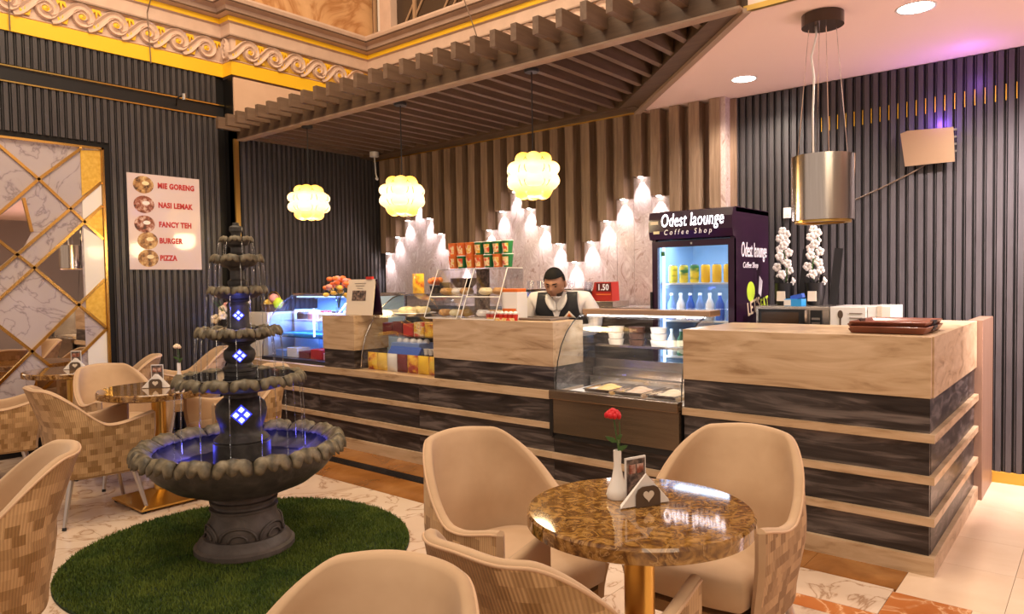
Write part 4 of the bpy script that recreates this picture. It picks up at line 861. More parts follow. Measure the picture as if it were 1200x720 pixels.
bb = thing('blue_box', 'small bright blue box with white end on the microwave', 'box', (-1.66, 5.08, 1.246)); box('carton', (-1.725, 5.03, 1.2465), (-1.61, 5.13, 1.295), M['sky'], bb); box('white_end', (-1.727, 5.028, 1.25), (-1.68, 5.03, 1.29), M['white'], bb); bm = bmesh.new(); vs = bx(bm, (-1.69, 5.05, 1.296), (-1.61, 5.11, 1.325)); rot_pts(vs, R(-14), 'Y', (-1.65, 5.08, 1.31)); done('flap', bm, M['blue'], bb)
wc = thing('white_parcel', 'white carton with a black spoon print beside the microwave', 'carton', (-1.29, 5.2, 1.01)); box('carton', (-1.42, 5.02, 1.011), (-1.20, 5.4, 1.245), M['porcelain'], wc, .003)
bm = bmesh.new(); prism(bm, [(-1.355+.017*math.cos(k*PI/8), 1.195+.028*math.sin(k*PI/8)) for k in range(16)], 'y', 5.018, 5.02); bx(bm, (-1.360, 5.018, 1.09), (-1.350, 5.02, 1.17)); bx(bm, (-1.365, 5.018, 1.07), (-1.345, 5.02, 1.095)); done('spoon_print', bm, M['brown_plate'], wc)
for q in range(3): box('print_line', (-1.30, 5.018, 1.20-q*.03), (-1.22, 5.02, 1.205-q*.03), M['cornice_dark'], wc)
wc = thing('white_parcel', 'plain white carton farther right behind the tray stack', 'carton', (-1.12, 5.2, 1.01)); box('carton', (-1.195, 5.05, 1.011), (-1.06, 5.4, 1.25), M['porcelain'], wc, .003); box('tape', (-1.14, 5.048, 1.011), (-1.11, 5.05, 1.25), M['cream'], wc)
# stack of brown trays on the counter top
for k in range(4):
    z0 = 1.151+k*.012; t_ = thing('brown_tray', f'red brown serving tray on the corner counter, {("bottom", "second", "third", "top")[k]} of the stack', 'tray', (-.85, 4.15, z0), 'stacked trays')
    dx, dy, rz_ = (.0, .0, 0), (.005, -.01, .02), (-.01, .006, -.03)
    q = [(0, 0), (.008, -.01), (-.006, .008), (.004, .0)][k]
    bm = bmesh.new(); o_ = [(-1.04+q[0], 3.98+q[1]), (-.68+q[0], 3.98+q[1]), (-.68+q[0], 4.44+q[1]), (-1.04+q[0], 4.44+q[1])]
    ou = [bm.verts.new((p[0], p[1], z0+.026)) for p in o_]; c0 = Vector((-.86+q[0], 4.21+q[1]))
    inn = []
    for f_, dz in ((.95, .026), (.90, .006)): inn.append([bm.verts.new((c0.x+(p[0]-c0.x)*f_, c0.y+(p[1]-c0.y)*f_, z0+dz)) for p in o_])
    bot = [bm.verts.new((c0.x+(p[0]-c0.x)*.92, c0.y+(p[1]-c0.y)*.92, z0)) for p in o_]
    L_ = [bot, ou, inn[0], inn[1]]
    for A, B in zip(L_, L_[1:]):
        for e in range(4): bm.faces.new((A[e], A[(e+1) % 4], B[(e+1) % 4], B[e]))
    bm.faces.new(inn[1]); bm.faces.new(bot[::-1]); bmesh.ops.recalc_face_normals(bm, faces=bm.faces); bmesh.ops.bevel(bm, geom=[e for e in bm.edges], offset=.004, segments=1, affect='EDGES'); done('tray', bm, M['tray'], t_, True, sharp=50)
    for sx in (-1, 1): box('grip', (c0.x+sx*.172-.008, c0.y-.05, z0+.012), (c0.x+sx*.172+.008, c0.y+.05, z0+.0275), M['black'], t_)
# ================================================================== HANGING AND WALL THINGS
hx, hy = -1.285, 4.40
hd_ = thing('cylinder_hood', 'shiny steel cylinder extractor hood hanging over the corner counter', 'hood', (hx, hy, 1.76))
turned('ceiling_disc', [(0, 2.90), (.115, 2.90), (.115, 2.968), (0, 2.968)], (hx, hy), M['win_dark'], hd_, 36)
turned('cylinder', [(.168, 1.775), (.172, 1.775), (.172, 2.15), (.168, 2.15), (.168, 1.785)], (hx, hy), M['hood_steel'], hd_, 56)
turned('lid', [(0, 2.12), (.167, 2.12), (.167, 2.13), (0, 2.13)], (hx, hy), M['hood_steel'], hd_, 40); turned('filter_disc', [(0, 1.783), (.167, 1.783), (.167, 1.79), (0, 1.79)], (hx, hy), M['bronze_steel'], hd_, 40)
turned('lower_lip', [(.12, 1.762), (.155, 1.762), (.155, 1.775), (.12, 1.775)], (hx, hy), M['brass'], hd_, 40)
for k in range(4):
    a = R(30+90*k); bm = bmesh.new(); tube(bm, [(hx+.075*math.cos(a), hy+.075*math.sin(a), 2.90), (hx+.14*math.cos(a), hy+.14*math.sin(a), 2.125)], .0022, 5); done('wire', bm, M['chrome'], hd_)
bm = bmesh.new(); tube(bm, [(hx-.03, hy-.03, 2.90), (hx-.02, hy-.05, 2.84), (hx-.045, hy-.06, 2.72), (hx-.03, hy-.06, 2.6), (hx-.04, hy-.05, 2.4), (hx-.04, hy-.04, 2.125)], .006, 6); done('white_cord', bm, M['white'], hd_, True)

wl_ = thing('wall_uplight', 'bent brass coloured metal lamp plate on the slatted wall', 'wall lamp', (-1.0, 5.86, 2.35))
bm = bmesh.new(); prism(bm, [(-1.165, 2.475), (-1.12, 2.49), (-.835, 2.475), (-.825, 2.235), (-1.135, 2.235)], 'y', 5.835, 5.85); done('face_plate', bm, M['copper_plate'], wl_); box('back_box', (-1.10, 5.85, 2.26), (-.86, 5.917, 2.42), M['steel'], wl_)
for q in range(4): box('side_rung', (-.838, 5.84, 2.30+q*.05), (-.815, 5.90, 2.315+q*.05), M['chrome'], wl_)
bm = bmesh.new(); tube(bm, [(-.98, 5.885, 2.26), (-1.1, 5.88, 2.19), (-1.3, 5.88, 2.10), (-1.48, 5.89, 2.03), (-1.7, 5.89, 1.95), (-1.78, 5.90, 1.86), (-1.80, 5.90, 1.70)], .006, 6); tag(done('power_cord', bm, M['brown_plate'], None, True), 'thin cord sagging across the slatted wall from the brass lamp', 'cord')
sw = thing('light_switch', 'small white switch plate on the slatted wall beside the fridge', 'switch', (-1.995, 5.91, 1.965)); box('plate', (-2.03, 5.90, 1.925), (-1.96, 5.917, 2.01), M['white'], sw, .003); box('rocker', (-2.005, 5.896, 1.95), (-1.985, 5.90, 1.985), M['porcelain'], sw)
cmr = thing('security_camera', 'small white dome camera under the pergola corner', 'camera', (-6.6, 5.45, 2.90)); turned('mount', [(0, 2.93), (.055, 2.93), (.055, 2.983), (0, 2.983)], (-6.6, 5.45), M['white'], cmr, 18)
bm = bmesh.new(); tube(bm, [(-6.6, 5.45, 2.93), (-6.59, 5.45, 2.85), (-6.57, 5.44, 2.74), (-6.55, 5.44, 2.68)], .008, 6); ball(bm, (-6.55, 5.44, 2.67), .02); done('cable', bm, M['white'], cmr, True)
# little track arm lamp on the left wall channel
al = thing('arm_lamp', 'tiny black arm lamp on the dark channel of the left wall', 'lamp', (-7.18, 3.45, 3.28)); bm = bmesh.new(); tube(bm, [(-7.184, 3.42, 3.27), (-7.05, 3.36, 3.30), (-6.98, 3.40, 3.33)], .008, 6); done('arm', bm, M['black'], al); bm = bmesh.new(); tube(bm, [(-6.98, 3.40, 3.34), (-6.98, 3.40, 3.28)], .02, 10); done('head', bm, M['steel'], al)
# menu board
mb = thing('menu_board', 'glossy white menu board with five round dish pictures and red words on the dark slats', 'menu board', (-7.17, 3.27, 2.08))
BX = -7.172
box('board', (BX-.004, 2.915, 1.620), (BX+.006, 3.621, 2.545), M['board'], mb)
rows = [(2.44, 'MIE GORENG', 3.08, 'food1'), (2.25, 'NASI LEMAK', 3.10, 'food2'), (2.06, 'FANCY TEH', 3.13, 'food2'), (1.90, 'BURGER', 3.16, 'food1'), (1.73, 'PIZZA', 3.17, 'food1')]
for z_, s_, yy, fm in rows:
    cy = 3.065 if z_ > 2.0 else 3.09
    bm = bmesh.new(); prism(bm, [(cy+.097*math.cos(k*PI/14), z_+.084*math.sin(k*PI/14)) for k in range(28)], 'x', BX+.006, BX+.0075); done('dish_picture', bm, M[fm], mb)
    bm = bmesh.new(); prism(bm, [(cy+.035*math.cos(k*PI/8)+.02, z_+.02*math.sin(k*PI/8)+.015) for k in range(16)], 'x', BX+.0075, BX+.0085); done('dish_centre', bm, M['cake' if fm == 'food1' else 'porcelain'], mb)
    text('menu_word', s_, .072, M['letter_red'], mb, (BX+.0075, 3.20, z_-.02), '+x', bold=.0035, squeeze=.80)
# hanging thin cables in front of the cornice
for nm_, pts in (('thin dark cable hanging down the gold band at the far left', [(-7.0, 1.98, 4.6), (-7.0, 2.0, 4.2), (-7.15, 2.01, 3.9), (-7.15, 2.01, 3.64)]), ('thin dark cable hanging over the scroll frieze left of the rear tables', [(-6.95, 3.10, 4.6), (-6.96, 3.14, 4.3), (-7.15, 3.15, 4.1), (-7.15, 3.17, 3.62)]), ('thin cable hanging from the cornice right of its inner corner', [(-5.2, 5.50, 4.5), (-5.15, 5.50, 4.35), (-5.1, 5.52, 4.2), (-5.08, 5.6, 4.0)])):
    bm = bmesh.new(); tube(bm, pts, .006, 5); tag(done('hanging_cable', bm, M['cornice_dark'], None), nm_, 'cable')

# ---- pendant lamps with scalloped petals
def petal_mesh(rad, w_, phase):
    bm = bmesh.new(); nu, nv = 9, 37; g = []
    for j in range(nv):
        t_ = j/(nv-1); th = PI*(.08+.84*t_); k_ = abs(math.sin(t_*PI*4+phase))**.6
        row = []
        for i in range(nu):
            u_ = (i/(nu-1)-.5)*2; wide = w_*(.70+.30*k_)*(.30+.70*math.sin(th)**.5)/max(.35, math.sin(th)); rr = rad*(.80+.20*k_)*(1-.13*u_*u_)
            ang = u_*min(wide, .9); sh = max(math.sin(th), .30)
            row.append(bm.verts.new((rr*sh*math.cos(ang), rr*sh*math.sin(ang), rr*.88*math.cos(th))))
        g.append(row)
    co = [[v_.co.copy() for v_ in r_] for r_ in g]
    for a, b_ in zip(g, g[1:]):
        for i in range(nu-1): bm.faces.new((a[i], b_[i], b_[i+1], a[i+1]))
    bmesh.ops.solidify(bm, geom=bm.faces[:], thickness=.004)
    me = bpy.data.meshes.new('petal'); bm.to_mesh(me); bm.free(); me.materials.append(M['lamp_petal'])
    for p in me.polygons: p.use_smooth = True
    em = bmesh.new()
    for side in (0, nu-1): tube(em, [Vector(g_[side])*1.004 for g_ in co], .0028, 5)  # amber tubes draw the shadow lines between overlapping petals
    e = bpy.data.meshes.new('petal_shade_line'); em.to_mesh(e); em.free(); e.materials.append(M['amber_shade'])
    return me, e
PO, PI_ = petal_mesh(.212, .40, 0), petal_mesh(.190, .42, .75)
bulb_m = emis('bulb_glow', (1.0, .88, .66), 9)
def pendant(x, y, z, label):
    o = thing('pendant_lamp', label, 'pendant lamp', (x, y, z), 'flower shaped pendant lamps')
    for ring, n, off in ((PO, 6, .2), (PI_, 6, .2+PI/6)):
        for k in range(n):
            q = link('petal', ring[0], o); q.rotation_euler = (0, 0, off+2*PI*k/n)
            if ring is PO: link('petal_shade_line', ring[1], q)
    bm = bmesh.new(); ball(bm, (x, y, z), .085, (1, 1, 1.1), 16, 10); done('bulb', bm, bulb_m, o, True)
    bm = bmesh.new(); tube(bm, [(x, y, z+.14), (x, y, 2.965)], .005, 6); done('cord', bm, M['black'], o)
    turned('ceiling_rose', [(0, 2.945), (.05, 2.945), (.055, 2.955), (.055, 2.968), (0, 2.968)], (x, y), M['black'], o, 20); turned('lamp_holder', [(0, z+.09), (.025, z+.09), (.025, z+.17), (0, z+.175)], (x, y), M['black'], o, 14)
    light('pendant_glow', 'POINT', (x, y, z-.23), 16, (1.0, .76, .42), radius=.12)
pendant(-5.90, 4.06, 2.235, 'glowing petal pendant lamp at the left, before the slatted wall')
pendant(-4.60, 4.09, 2.185, 'glowing petal pendant lamp in the middle, above the picture menu')
pendant(-3.19, 4.09, 2.205, 'glowing petal pendant lamp at the right, above the barista')

# ================================================================== FOUNTAIN
fx, fy = -3.63, 2.03
rg = thing('turf_rug', 'round dark green artificial turf mat under the fountain', 'rug', (fx+.01, fy-.01, 0))
turned('backing', [(0, .001), (.895, .001), (.895, .012), (0, .012)], (fx+.01, fy-.01), M['turf_base'], rg, 96)
rs = np.random.RandomState(3); N = 60000
rr = .893*np.sqrt(rs.rand(N)); aa = rs.rand(N)*2*PI; px, py = rr*np.cos(aa), rr*np.sin(aa); da = rs.rand(N)*2*PI; wd = .0032; hh = .010+.012*rs.rand(N); lx, ly = (rs.rand(N)-.5)*.016, (rs.rand(N)-.5)*.016
V = np.empty((N, 3, 3)); V[:, 0] = np.c_[px-wd*np.cos(da), py-wd*np.sin(da), np.full(N, .012)]; V[:, 1] = np.c_[px+wd*np.cos(da), py+wd*np.sin(da), np.full(N, .012)]; V[:, 2] = np.c_[px+lx, py+ly, .012+hh]
me = bpy.data.meshes.new('turf_blades'); me.vertices.add(3*N); me.vertices.foreach_set('co', V.reshape(-1)); me.loops.add(3*N); me.loops.foreach_set('vertex_index', np.arange(3*N)); me.polygons.add(N); me.polygons.foreach_set('loop_start', np.arange(0, 3*N, 3)); me.update(calc_edges=True); me.materials.append(M['turf'])
link('turf_blades', me, rg, kind='stuff')

fo = thing('stone_fountain', 'tall dark stone fountain of six scalloped bowls on the round turf mat', 'fountain', (fx, fy, .013))
cen = (fx, fy)
turned('base_disc', [(0, .014), (.255, .014), (.262, .02), (.262, .045), (.245, .055), (.238, .075), (.225, .085), (.215, .10), (0, .10)], cen, M['plinth'], fo, 64)
turned('pedestal', [(.195, .10), (.196, .14), (.188, .17), (.172, .20), (.168, .235), (.178, .24), (.178, .25), (.16, .255), (.155, .27), (.175, .275), (.178, .29), (.165, .295), (.162, .31), (.19, .32), (.19, .34), (0, .34)], cen, M['plinth'], fo, 64)
for k in range(6):                                  # carved scroll arches round the pedestal
    a0 = k*PI/3+.35; bm = bmesh.new()
    for r_, zz in ((.060, .0), (.030, .0)):
        tube(bm, [(fx+(.2+.004-.18*(r_*math.sin(q)))*math.cos(a0+r_*1.6*math.cos(q)/.2), fy+(.2+.004-.18*(r_*math.sin(q)))*math.sin(a0+r_*1.6*math.cos(q)/.2), .105+r_*1.15*math.sin(q)) for q in np.linspace(0, PI, 12)], .007, 6)
    done('carved_arch', bm, M['plinth'], fo, True)
turned('bowl', [(.19, .335), (.26, .345), (.36, .385), (.44, .445), (.485, .50), (.505, .55), (.51, .585), (.50, .595), (.49, .59)], cen, M['stone'], fo, 72)
def petals(n, rad, z, w_, drop, mat, rise=.018, twist=0):
    """one scalloped leaf lip, instanced round the rim"""
    nu, nv = 13, 9; bm = bmesh.new(); g = []
    half = PI/n*.97
    for i in range(nu):
        u_ = (i/(nu-1)-.5)*2; row = []
        crown = math.sqrt(max(0, 1-u_*u_*.92)); groove = .5+.5*math.cos(u_*3*PI)
        teeth = .62+.38*abs(math.cos(u_*1.5*PI))
        for j in range(nv):
            t_ = j/(nv-1)
            if t_ < .45: q = t_/.45; r_ = rad-w_*(1-q)*.9; zz = z-.3*w_*(1-q)+rise*crown*math.sin(q*PI/2)
            else: q = (t_-.45)/.55; r_ = rad+.42*w_*math.sin(q*PI*.62); zz = z+rise*crown-drop*teeth*(q**1.35)
            r_ += .24*w_*groove*t_*crown; zz += .25*rise*groove*crown
            a = u_*half
            row.append(bm.verts.new((r_*math.cos(a), r_*math.sin(a), zz)))
        g.append(row)
    for a, b_ in zip(g, g[1:]):
        for j in range(nv-1): bm.faces.new((a[j], b_[j], b_[j+1], a[j+1]))
    bmesh.ops.recalc_face_normals(bm, faces=bm.faces); bmesh.ops.solidify(bm, geom=bm.faces[:], thickness=.006)
    me = bpy.data.meshes.new('petal'); bm.to_mesh(me); bm.free(); me.materials.append(mat)
    for p in me.polygons: p.use_smooth = True
    for k in range(n):
        o = link('petal', me, fo, Vector((0, 0, -.013))); o.rotation_euler = (0, 0, twist+2*PI*k/n)
petals(18, .512, .588, .075, .085, M['petal'], .032, .1)
turned('fluted_lining', [(.515, .602), (.50, .57), (.47, .53), (.41, .50), (.33, .48), (.12, .472)], cen, M['stone'], fo, 144, lob=lambda a, r_, z_: 1-.085*(1-abs(math.sin(9*(a-.1)))**.7)*(1 if r_ > .3 else 0))
turned('water', [(0, .488), (.36, .488)], cen, M['basin_water'], fo, 48)
turned('column', [(.15, .47), (.148, .60), (.141, .605), (.146, .615), (.134, .63), (.116, .645), (.108, .665), (.115, .70), (.129, .735), (.134, .775), (.126, .81), (.10, .835), (.088, .845), (.088, .86), (.098, .868), (.10, .885), (.13, .892), (0, .90)], cen, M['stone'], fo, 56)
turned('bowl', [(.10, .875), (.18, .885), (.26, .91), (.30, .94), (.315, .965), (.30, .968), (.28, .955), (0, .95)], cen, M['stone'], fo, 56); petals(14, .312, .952, .062, .062, M['petal'], .024); turned('water', [(0, .965), (.285, .965)], cen, M['dark_water'], fo, 40)
turned('column', [(.08, .96), (.082, .985), (.09, .99), (.09, 1.005), (.07, 1.015), (.062, 1.03), (.078, 1.05), (.084, 1.075), (.078, 1.10), (.06, 1.115), (.055, 1.125), (.07, 1.135), (.09, 1.145), (0, 1.15)], cen, M['stone'], fo, 48)
turned('bowl', [(.07, 1.145), (.13, 1.155), (.18, 1.18), (.20, 1.215), (.19, 1.22), (.175, 1.21), (0, 1.205)], cen, M['stone'], fo, 48); petals(14, .20, 1.208, .046, .052, M['petal'], .02, .1); turned('water', [(0, 1.218), (.18, 1.218)], cen, M['dark_water'], fo, 32)
turned('column', [(.062, 1.21), (.06, 1.235), (.055, 1.245), (.056, 1.33), (.06, 1.345), (.052, 1.36), (.07, 1.375), (0, 1.38)], cen, M['stone'], fo, 40)
turned('bowl', [(.055, 1.375), (.10, 1.385), (.13, 1.41), (.138, 1.44), (.128, 1.445), (.115, 1.435), (0, 1.43)], cen, M['stone'], fo, 40); petals(10, .136, 1.43, .038, .044, M['petal'], .018, .2); turned('water', [(0, 1.442), (.122, 1.442)], cen, M['dark_water'], fo, 28)
turned('column', [(.04, 1.435), (.05, 1.46), (.05, 1.475), (.036, 1.485), (.036, 1.53), (.05, 1.545), (0, 1.55)], cen, M['stone'], fo, 32)
turned('bowl', [(.04, 1.545), (.09, 1.555), (.115, 1.58), (.12, 1.605), (.112, 1.61), (0, 1.60)], cen, M['stone'], fo, 36); petals(8, .120, 1.60, .036, .044, M['petal'], .018)
turned('column', [(.03, 1.60), (.04, 1.62), (.03, 1.63), (.03, 1.655), (.04, 1.665), (0, 1.67)], cen, M['stone'], fo, 28)
turned('bowl', [(.03, 1.66), (.06, 1.67), (.072, 1.69), (.074, 1.705), (0, 1.70)], cen, M['stone'], fo, 32); petals(7, .074, 1.702, .026, .032, M['petal'], .014, .3)
turned('finial', [(.03, 1.70), (.024, 1.72), (.026, 1.735), (.034, 1.745), (.034, 1.765), (.028, 1.772), (.018, 1.775), (.016, 1.79), (0, 1.792)], cen, M['stone'], fo, 24)
# blue lit diamond windows in the columns, four panes each, front and back
vd = math.atan2(-fy, -fx)
for rad, z_, s_ in ((.133, .765, .032), (.083, 1.075, .022), (.056, 1.29, .018)):
    for k in range(2):
        a = vd+k*PI; bm = bmesh.new(); bm2 = bmesh.new()
        m4 = Matrix.Translation((fx+(rad+.001)*math.cos(a), fy+(rad+.001)*math.sin(a), z_)) @ Matrix.Rotation(a+PI/2, 4, 'Z')
        prism(bm, [(0, -s_*1.7), (s_*1.7, 0), (0, s_*1.7), (-s_*1.7, 0)], 'y', -.001, .006); bm.transform(m4); wn_ = done('blue_diamond', bm, M['blue_led'], fo)
        for dx, dz in ((0, 1), (0, -1), (1, 0), (-1, 0)): prism(bm2, [(dx*s_*.86, dz*s_*.86-s_*.52), (dx*s_*.86+s_*.52, dz*s_*.86), (dx*s_*.86, dz*s_*.86+s_*.52), (dx*s_*.86-s_*.52, dz*s_*.80)], 'y', -.004, -.0012)
        bm2.transform(m4); done('lit_pane', bm2, M['white_led'], wn_)
for k in range(3): light('basin_led', 'POINT', (fx+.33*math.cos(vd+2.0+k*1.1), fy+.33*math.sin(vd+2.0+k*1.1), .54), 1.5, (.10, .10, 1.0), radius=.03)
light('column_led', 'POINT', (fx+.12*math.cos(vd), fy+.12*math.sin(vd), 1.33), .25, (.12, .16, 1.0), radius=.02)
# falling water
bm = bmesh.new()
for rad, z1, z0, n, off in ((.325, .90, .53, 14, .22), (.22, 1.17, .968, 14, .32), (.155, 1.395, 1.22, 10, .5), (.135, 1.565, 1.445, 8, .4), (.087, 1.68, 1.605, 7, .7)):
    for k in range(n):
        a = off+2*PI*k/n; c_, s_ = math.cos(a), math.sin(a)
        tube(bm, [(fx+rad*c_, fy+rad*s_, z1), (fx+(rad+.008)*c_, fy+(rad+.008)*s_, z1-(z1-z0)*.4), (fx+(rad+.012)*c_, fy+(rad+.012)*s_, z0)], [.0035, .0026, .002], 5)
done('water_streams', bm, M['water'], fo, True, kind='stuff')

# ================================================================== TABLES
def cafe_table(x, y, r_, label):
    t = thing('cafe_table', label, 'table', (x, y, 0), 'round marble cafe tables')
    turned('table_top', [(0, .722), (r_-.012, .722), (r_, .728), (r_, .762), (r_-.006, .77), (0, .77)], (x, y), M['emperador'], t, 72)
    turned('column', [(0, .03), (.045, .03), (.045, .70), (.11, .705), (.11, .722), (0, .722)], (x, y), M['brass'], t, 32)
    bm = bmesh.new(); n = 4
    lo = [(x-.23, y-.23), (x+.23, y-.23), (x+.23, y+.23), (x-.23, y+.23)]; A = [bm.verts.new((p[0], p[1], .018)) for p in lo]; B = [bm.verts.new((p[0], p[1], .03)) for p in lo]; Cc = [bm.verts.new((x+(p[0]-x)*.22, y+(p[1]-y)*.22, .085)) for p in lo]
    for P1, P2 in ((A, B), (B, Cc)):
        for e in range(4): bm.faces.new((P1[e], P1[(e+1) % 4], P2[(e+1) % 4], P2[e]))
    bm.faces.new(A[::-1]); bm.faces.new(Cc); done('base_plate', bm, M['brass'], t)
    for p in lo: box('glide', (x+(p[0]-x)*.9-.012, y+(p[1]-y)*.9-.012, 0), (x+(p[0]-x)*.9+.012, y+(p[1]-y)*.9+.012, .018), M['rubber'], t)
    return t
T0, T1, T2 = (-1.064, 1.851), (-4.93, 2.16), (-6.66, 2.22)
cafe_table(*T0, .333, 'round brown marble cafe table in the foreground with a red rose on it'); cafe_table(*T1, .37, 'round brown marble cafe table behind the fountain, nearer of the two rear ones'); cafe_table(*T2, .36, 'round brown marble cafe table farthest back against the mirror wall')
def heart_pts(s):
    return [(s*.062*16*math.sin(t_)**3/16*1.0, s*(13*math.cos(t_)-5*math.cos(2*t_)-2*math.cos(3*t_)-math.cos(4*t_))/16*.062) for t_ in np.linspace(0, 2*PI, 28, endpoint=False)]
def napkins(x, y, z, rz, where):
    t = thing('napkin_holder', f'dark napkin holder with a heart and white napkins on the {where}', 'napkin holder', (x, y, z), None)
    bm = bmesh.new(); h_ = heart_pts(.30)
    for sy in (-1, 1): prism(bm, [(-.042, 0.001), (.042, .001), (.042, .04), (.034, .055), (.02, .062), (-.02, .062), (-.034, .055), (-.042, .04)], 'y', sy*.018-.0015, sy*.018+.0015)
    bx(bm, (-.042, -.018, .001), (.042, .018, .003)); bm.transform(Matrix.Translation((x, y, z))); o = done('plate', bm, M['brown_plate'], t)
    bm = bmesh.new()
    for sy in (-1, 1): prism(bm, [(p[0], p[1]+.034) for p in h_], 'y', sy*.0212-.0006 if sy < 0 else .0198, -.0198 if sy < 0 else .0212)
    bm.transform(Matrix.Translation((x, y, z))); done('heart', bm, M['cream'], o)
    for q in range(4):
        bm = bmesh.new(); dx = (q-1.5)*.004; prism(bm, [(-.085+dx, .004+q*.0005), (.085+dx, .004), (.004+dx, .098-q*.002)], 'y', -.012+q*.007, -.0085+q*.007); bm.transform(Matrix.Translation((x, y, z))); done('napkin', bm, M['paper'], t)
    t.rotation_euler = (0, 0, rz); return t
napkins(-1.062, 1.885, .77, R(62), 'foreground table'); napkins(T1[0]+.02, T1[1]-.02, .77, R(48), 'table behind the fountain'); napkins(T2[0]+.02, T2[1]+.02, .77, R(55), 'farthest table')
def table_card(x, y, z, rz, where, h_=.125):
    t = thing('table_card', f'upright card of dark photographs on the {where}', 'card', (x, y, z)); bm = bmesh.new(); bx(bm, (x-.04, y-.003, z+.001), (x+.04, y+.003, z+h_)); done('card', bm, M['white'], t)
    bm = bmesh.new(); bx(bm, (x-.036, y-.0042, z+.012), (x+.036, y-.0031, z+h_-.006)); done('photo_print', bm, M['photo_dark'], t)
    for q in range(2): bm = bmesh.new(); bx(bm, (x-.028+q*.031, y-.0055, z+h_-.05), (x-.003+q*.031, y-.0043, z+h_-.022)); done('light_photo', bm, M['food2'], t)
    t.rotation_euler = (0, 0, rz)
table_card(-1.118, 1.925, .77, R(70), 'foreground table', .13); table_card(T1[0]-.05, T1[1]+.02, .77, R(45), 'table behind the fountain', .15); table_card(T2[0]-.05, T2[1]+.05, .77, R(50), 'farthest table', .15)
def bud_vase(x, y, z, mat, where, col, h_=.15):
    t = thing('bud_vase', f'white bud vase with a single {col} flower on the {where}', 'vase', (x, y, z))
    turned('vase', [(0, z+.001), (.032, z+.001), (.036, z+.012), (.032, z+.03), (.018, z+.065), (.012, z+.10), (.0125, z+h_), (.009, z+h_), (.009, z+.05), (0, z+.05)], (x, y), M['porcelain'], t, 28)
    bm = bmesh.new(); tube(bm, [(x, y, z+.06), (x+.004, y, z+h_), (x-.004, y-.002, z+h_+.06), (x-.010, y-.002, z+h_+.10)], .0022, 6); tube(bm, [(x, y, z+h_-.02), (x+.012, y, z+h_+.04), (x+.008, y, z+h_+.09)], .0015, 5); st = done('stem', bm, M['leaf'], t)
    for q in range(4):
        a = q*1.9; bm = bmesh.new(); prism(bm, [(0, 0), (.008, .014), (.005, .032), (0, .042), (-.005, .032), (-.008, .014)], 'y', -.0006, .0006); bm.transform(Matrix.Translation((x, y, z+h_+.012*q)) @ Matrix.Rotation(a, 4, 'Z') @ Matrix.Rotation(R(62), 4, 'Y')); done('leaf', bm, M['leaf'], st)
    for q in range(26):
        a = q*2.4; rr = .021*((q+.5)/26)**.5; bm = bmesh.new(); ball(bm, (x-.012+rr*math.cos(a), y-.003+rr*math.sin(a), z+h_+.124-.9*rr+.002*(q % 3)), .0085, (1, .8, 1.15), 8, 6); done('flower_petal', bm, mat, t, True)
bud_vase(-1.163, 1.895, .77, M['rose'], 'foreground table', 'red'); bud_vase(T1[0]+.075, T1[1]+.11, .77, M['flower_c'], 'table behind the fountain', 'cream', .16)

# orchid-like cream flowers on a stand behind the fountain
fs = thing('flower_stand', 'cream flowers on a dark stand by the left wall, behind the fountain top', 'flowers', (-6.75, 3.68, 0)); turned('stand', [(0, .001), (.14, .001), (.14, .02), (.02, .03), (.02, .95), (.09, .97), (.10, 1.12), (0, 1.12)], (-6.75, 3.68), M['black'], fs, 20)
for q in range(12):
    a = q*2.4; rr = .17*((q+.5)/12)**.5; bm = bmesh.new(); c_ = Vector((-6.75+rr*math.cos(a), 3.68+rr*math.sin(a), 1.22+.16*math.sin(q*1.3+1)))
    for p_ in range(5): ball(bm, (c_.x, c_.y+.026*math.cos(p_*1.257), c_.z+.026*math.sin(p_*1.257)), .026, (.5, 1, 1), 8, 5)
    done('blossom', bm, M['flower_c'] if q % 3 else M['flower_p'], fs, True)
bm = bmesh.new()
for q in range(9): a = q*2.4; tube(bm, [(-6.75, 3.68, 1.1), (-6.75+.07*math.cos(a), 3.68+.07*math.sin(a), 1.2), (-6.75+.15*math.cos(a), 3.68+.15*math.sin(a), 1.30)], .004, 5)
done('stems', bm, M['leaf'], fs)

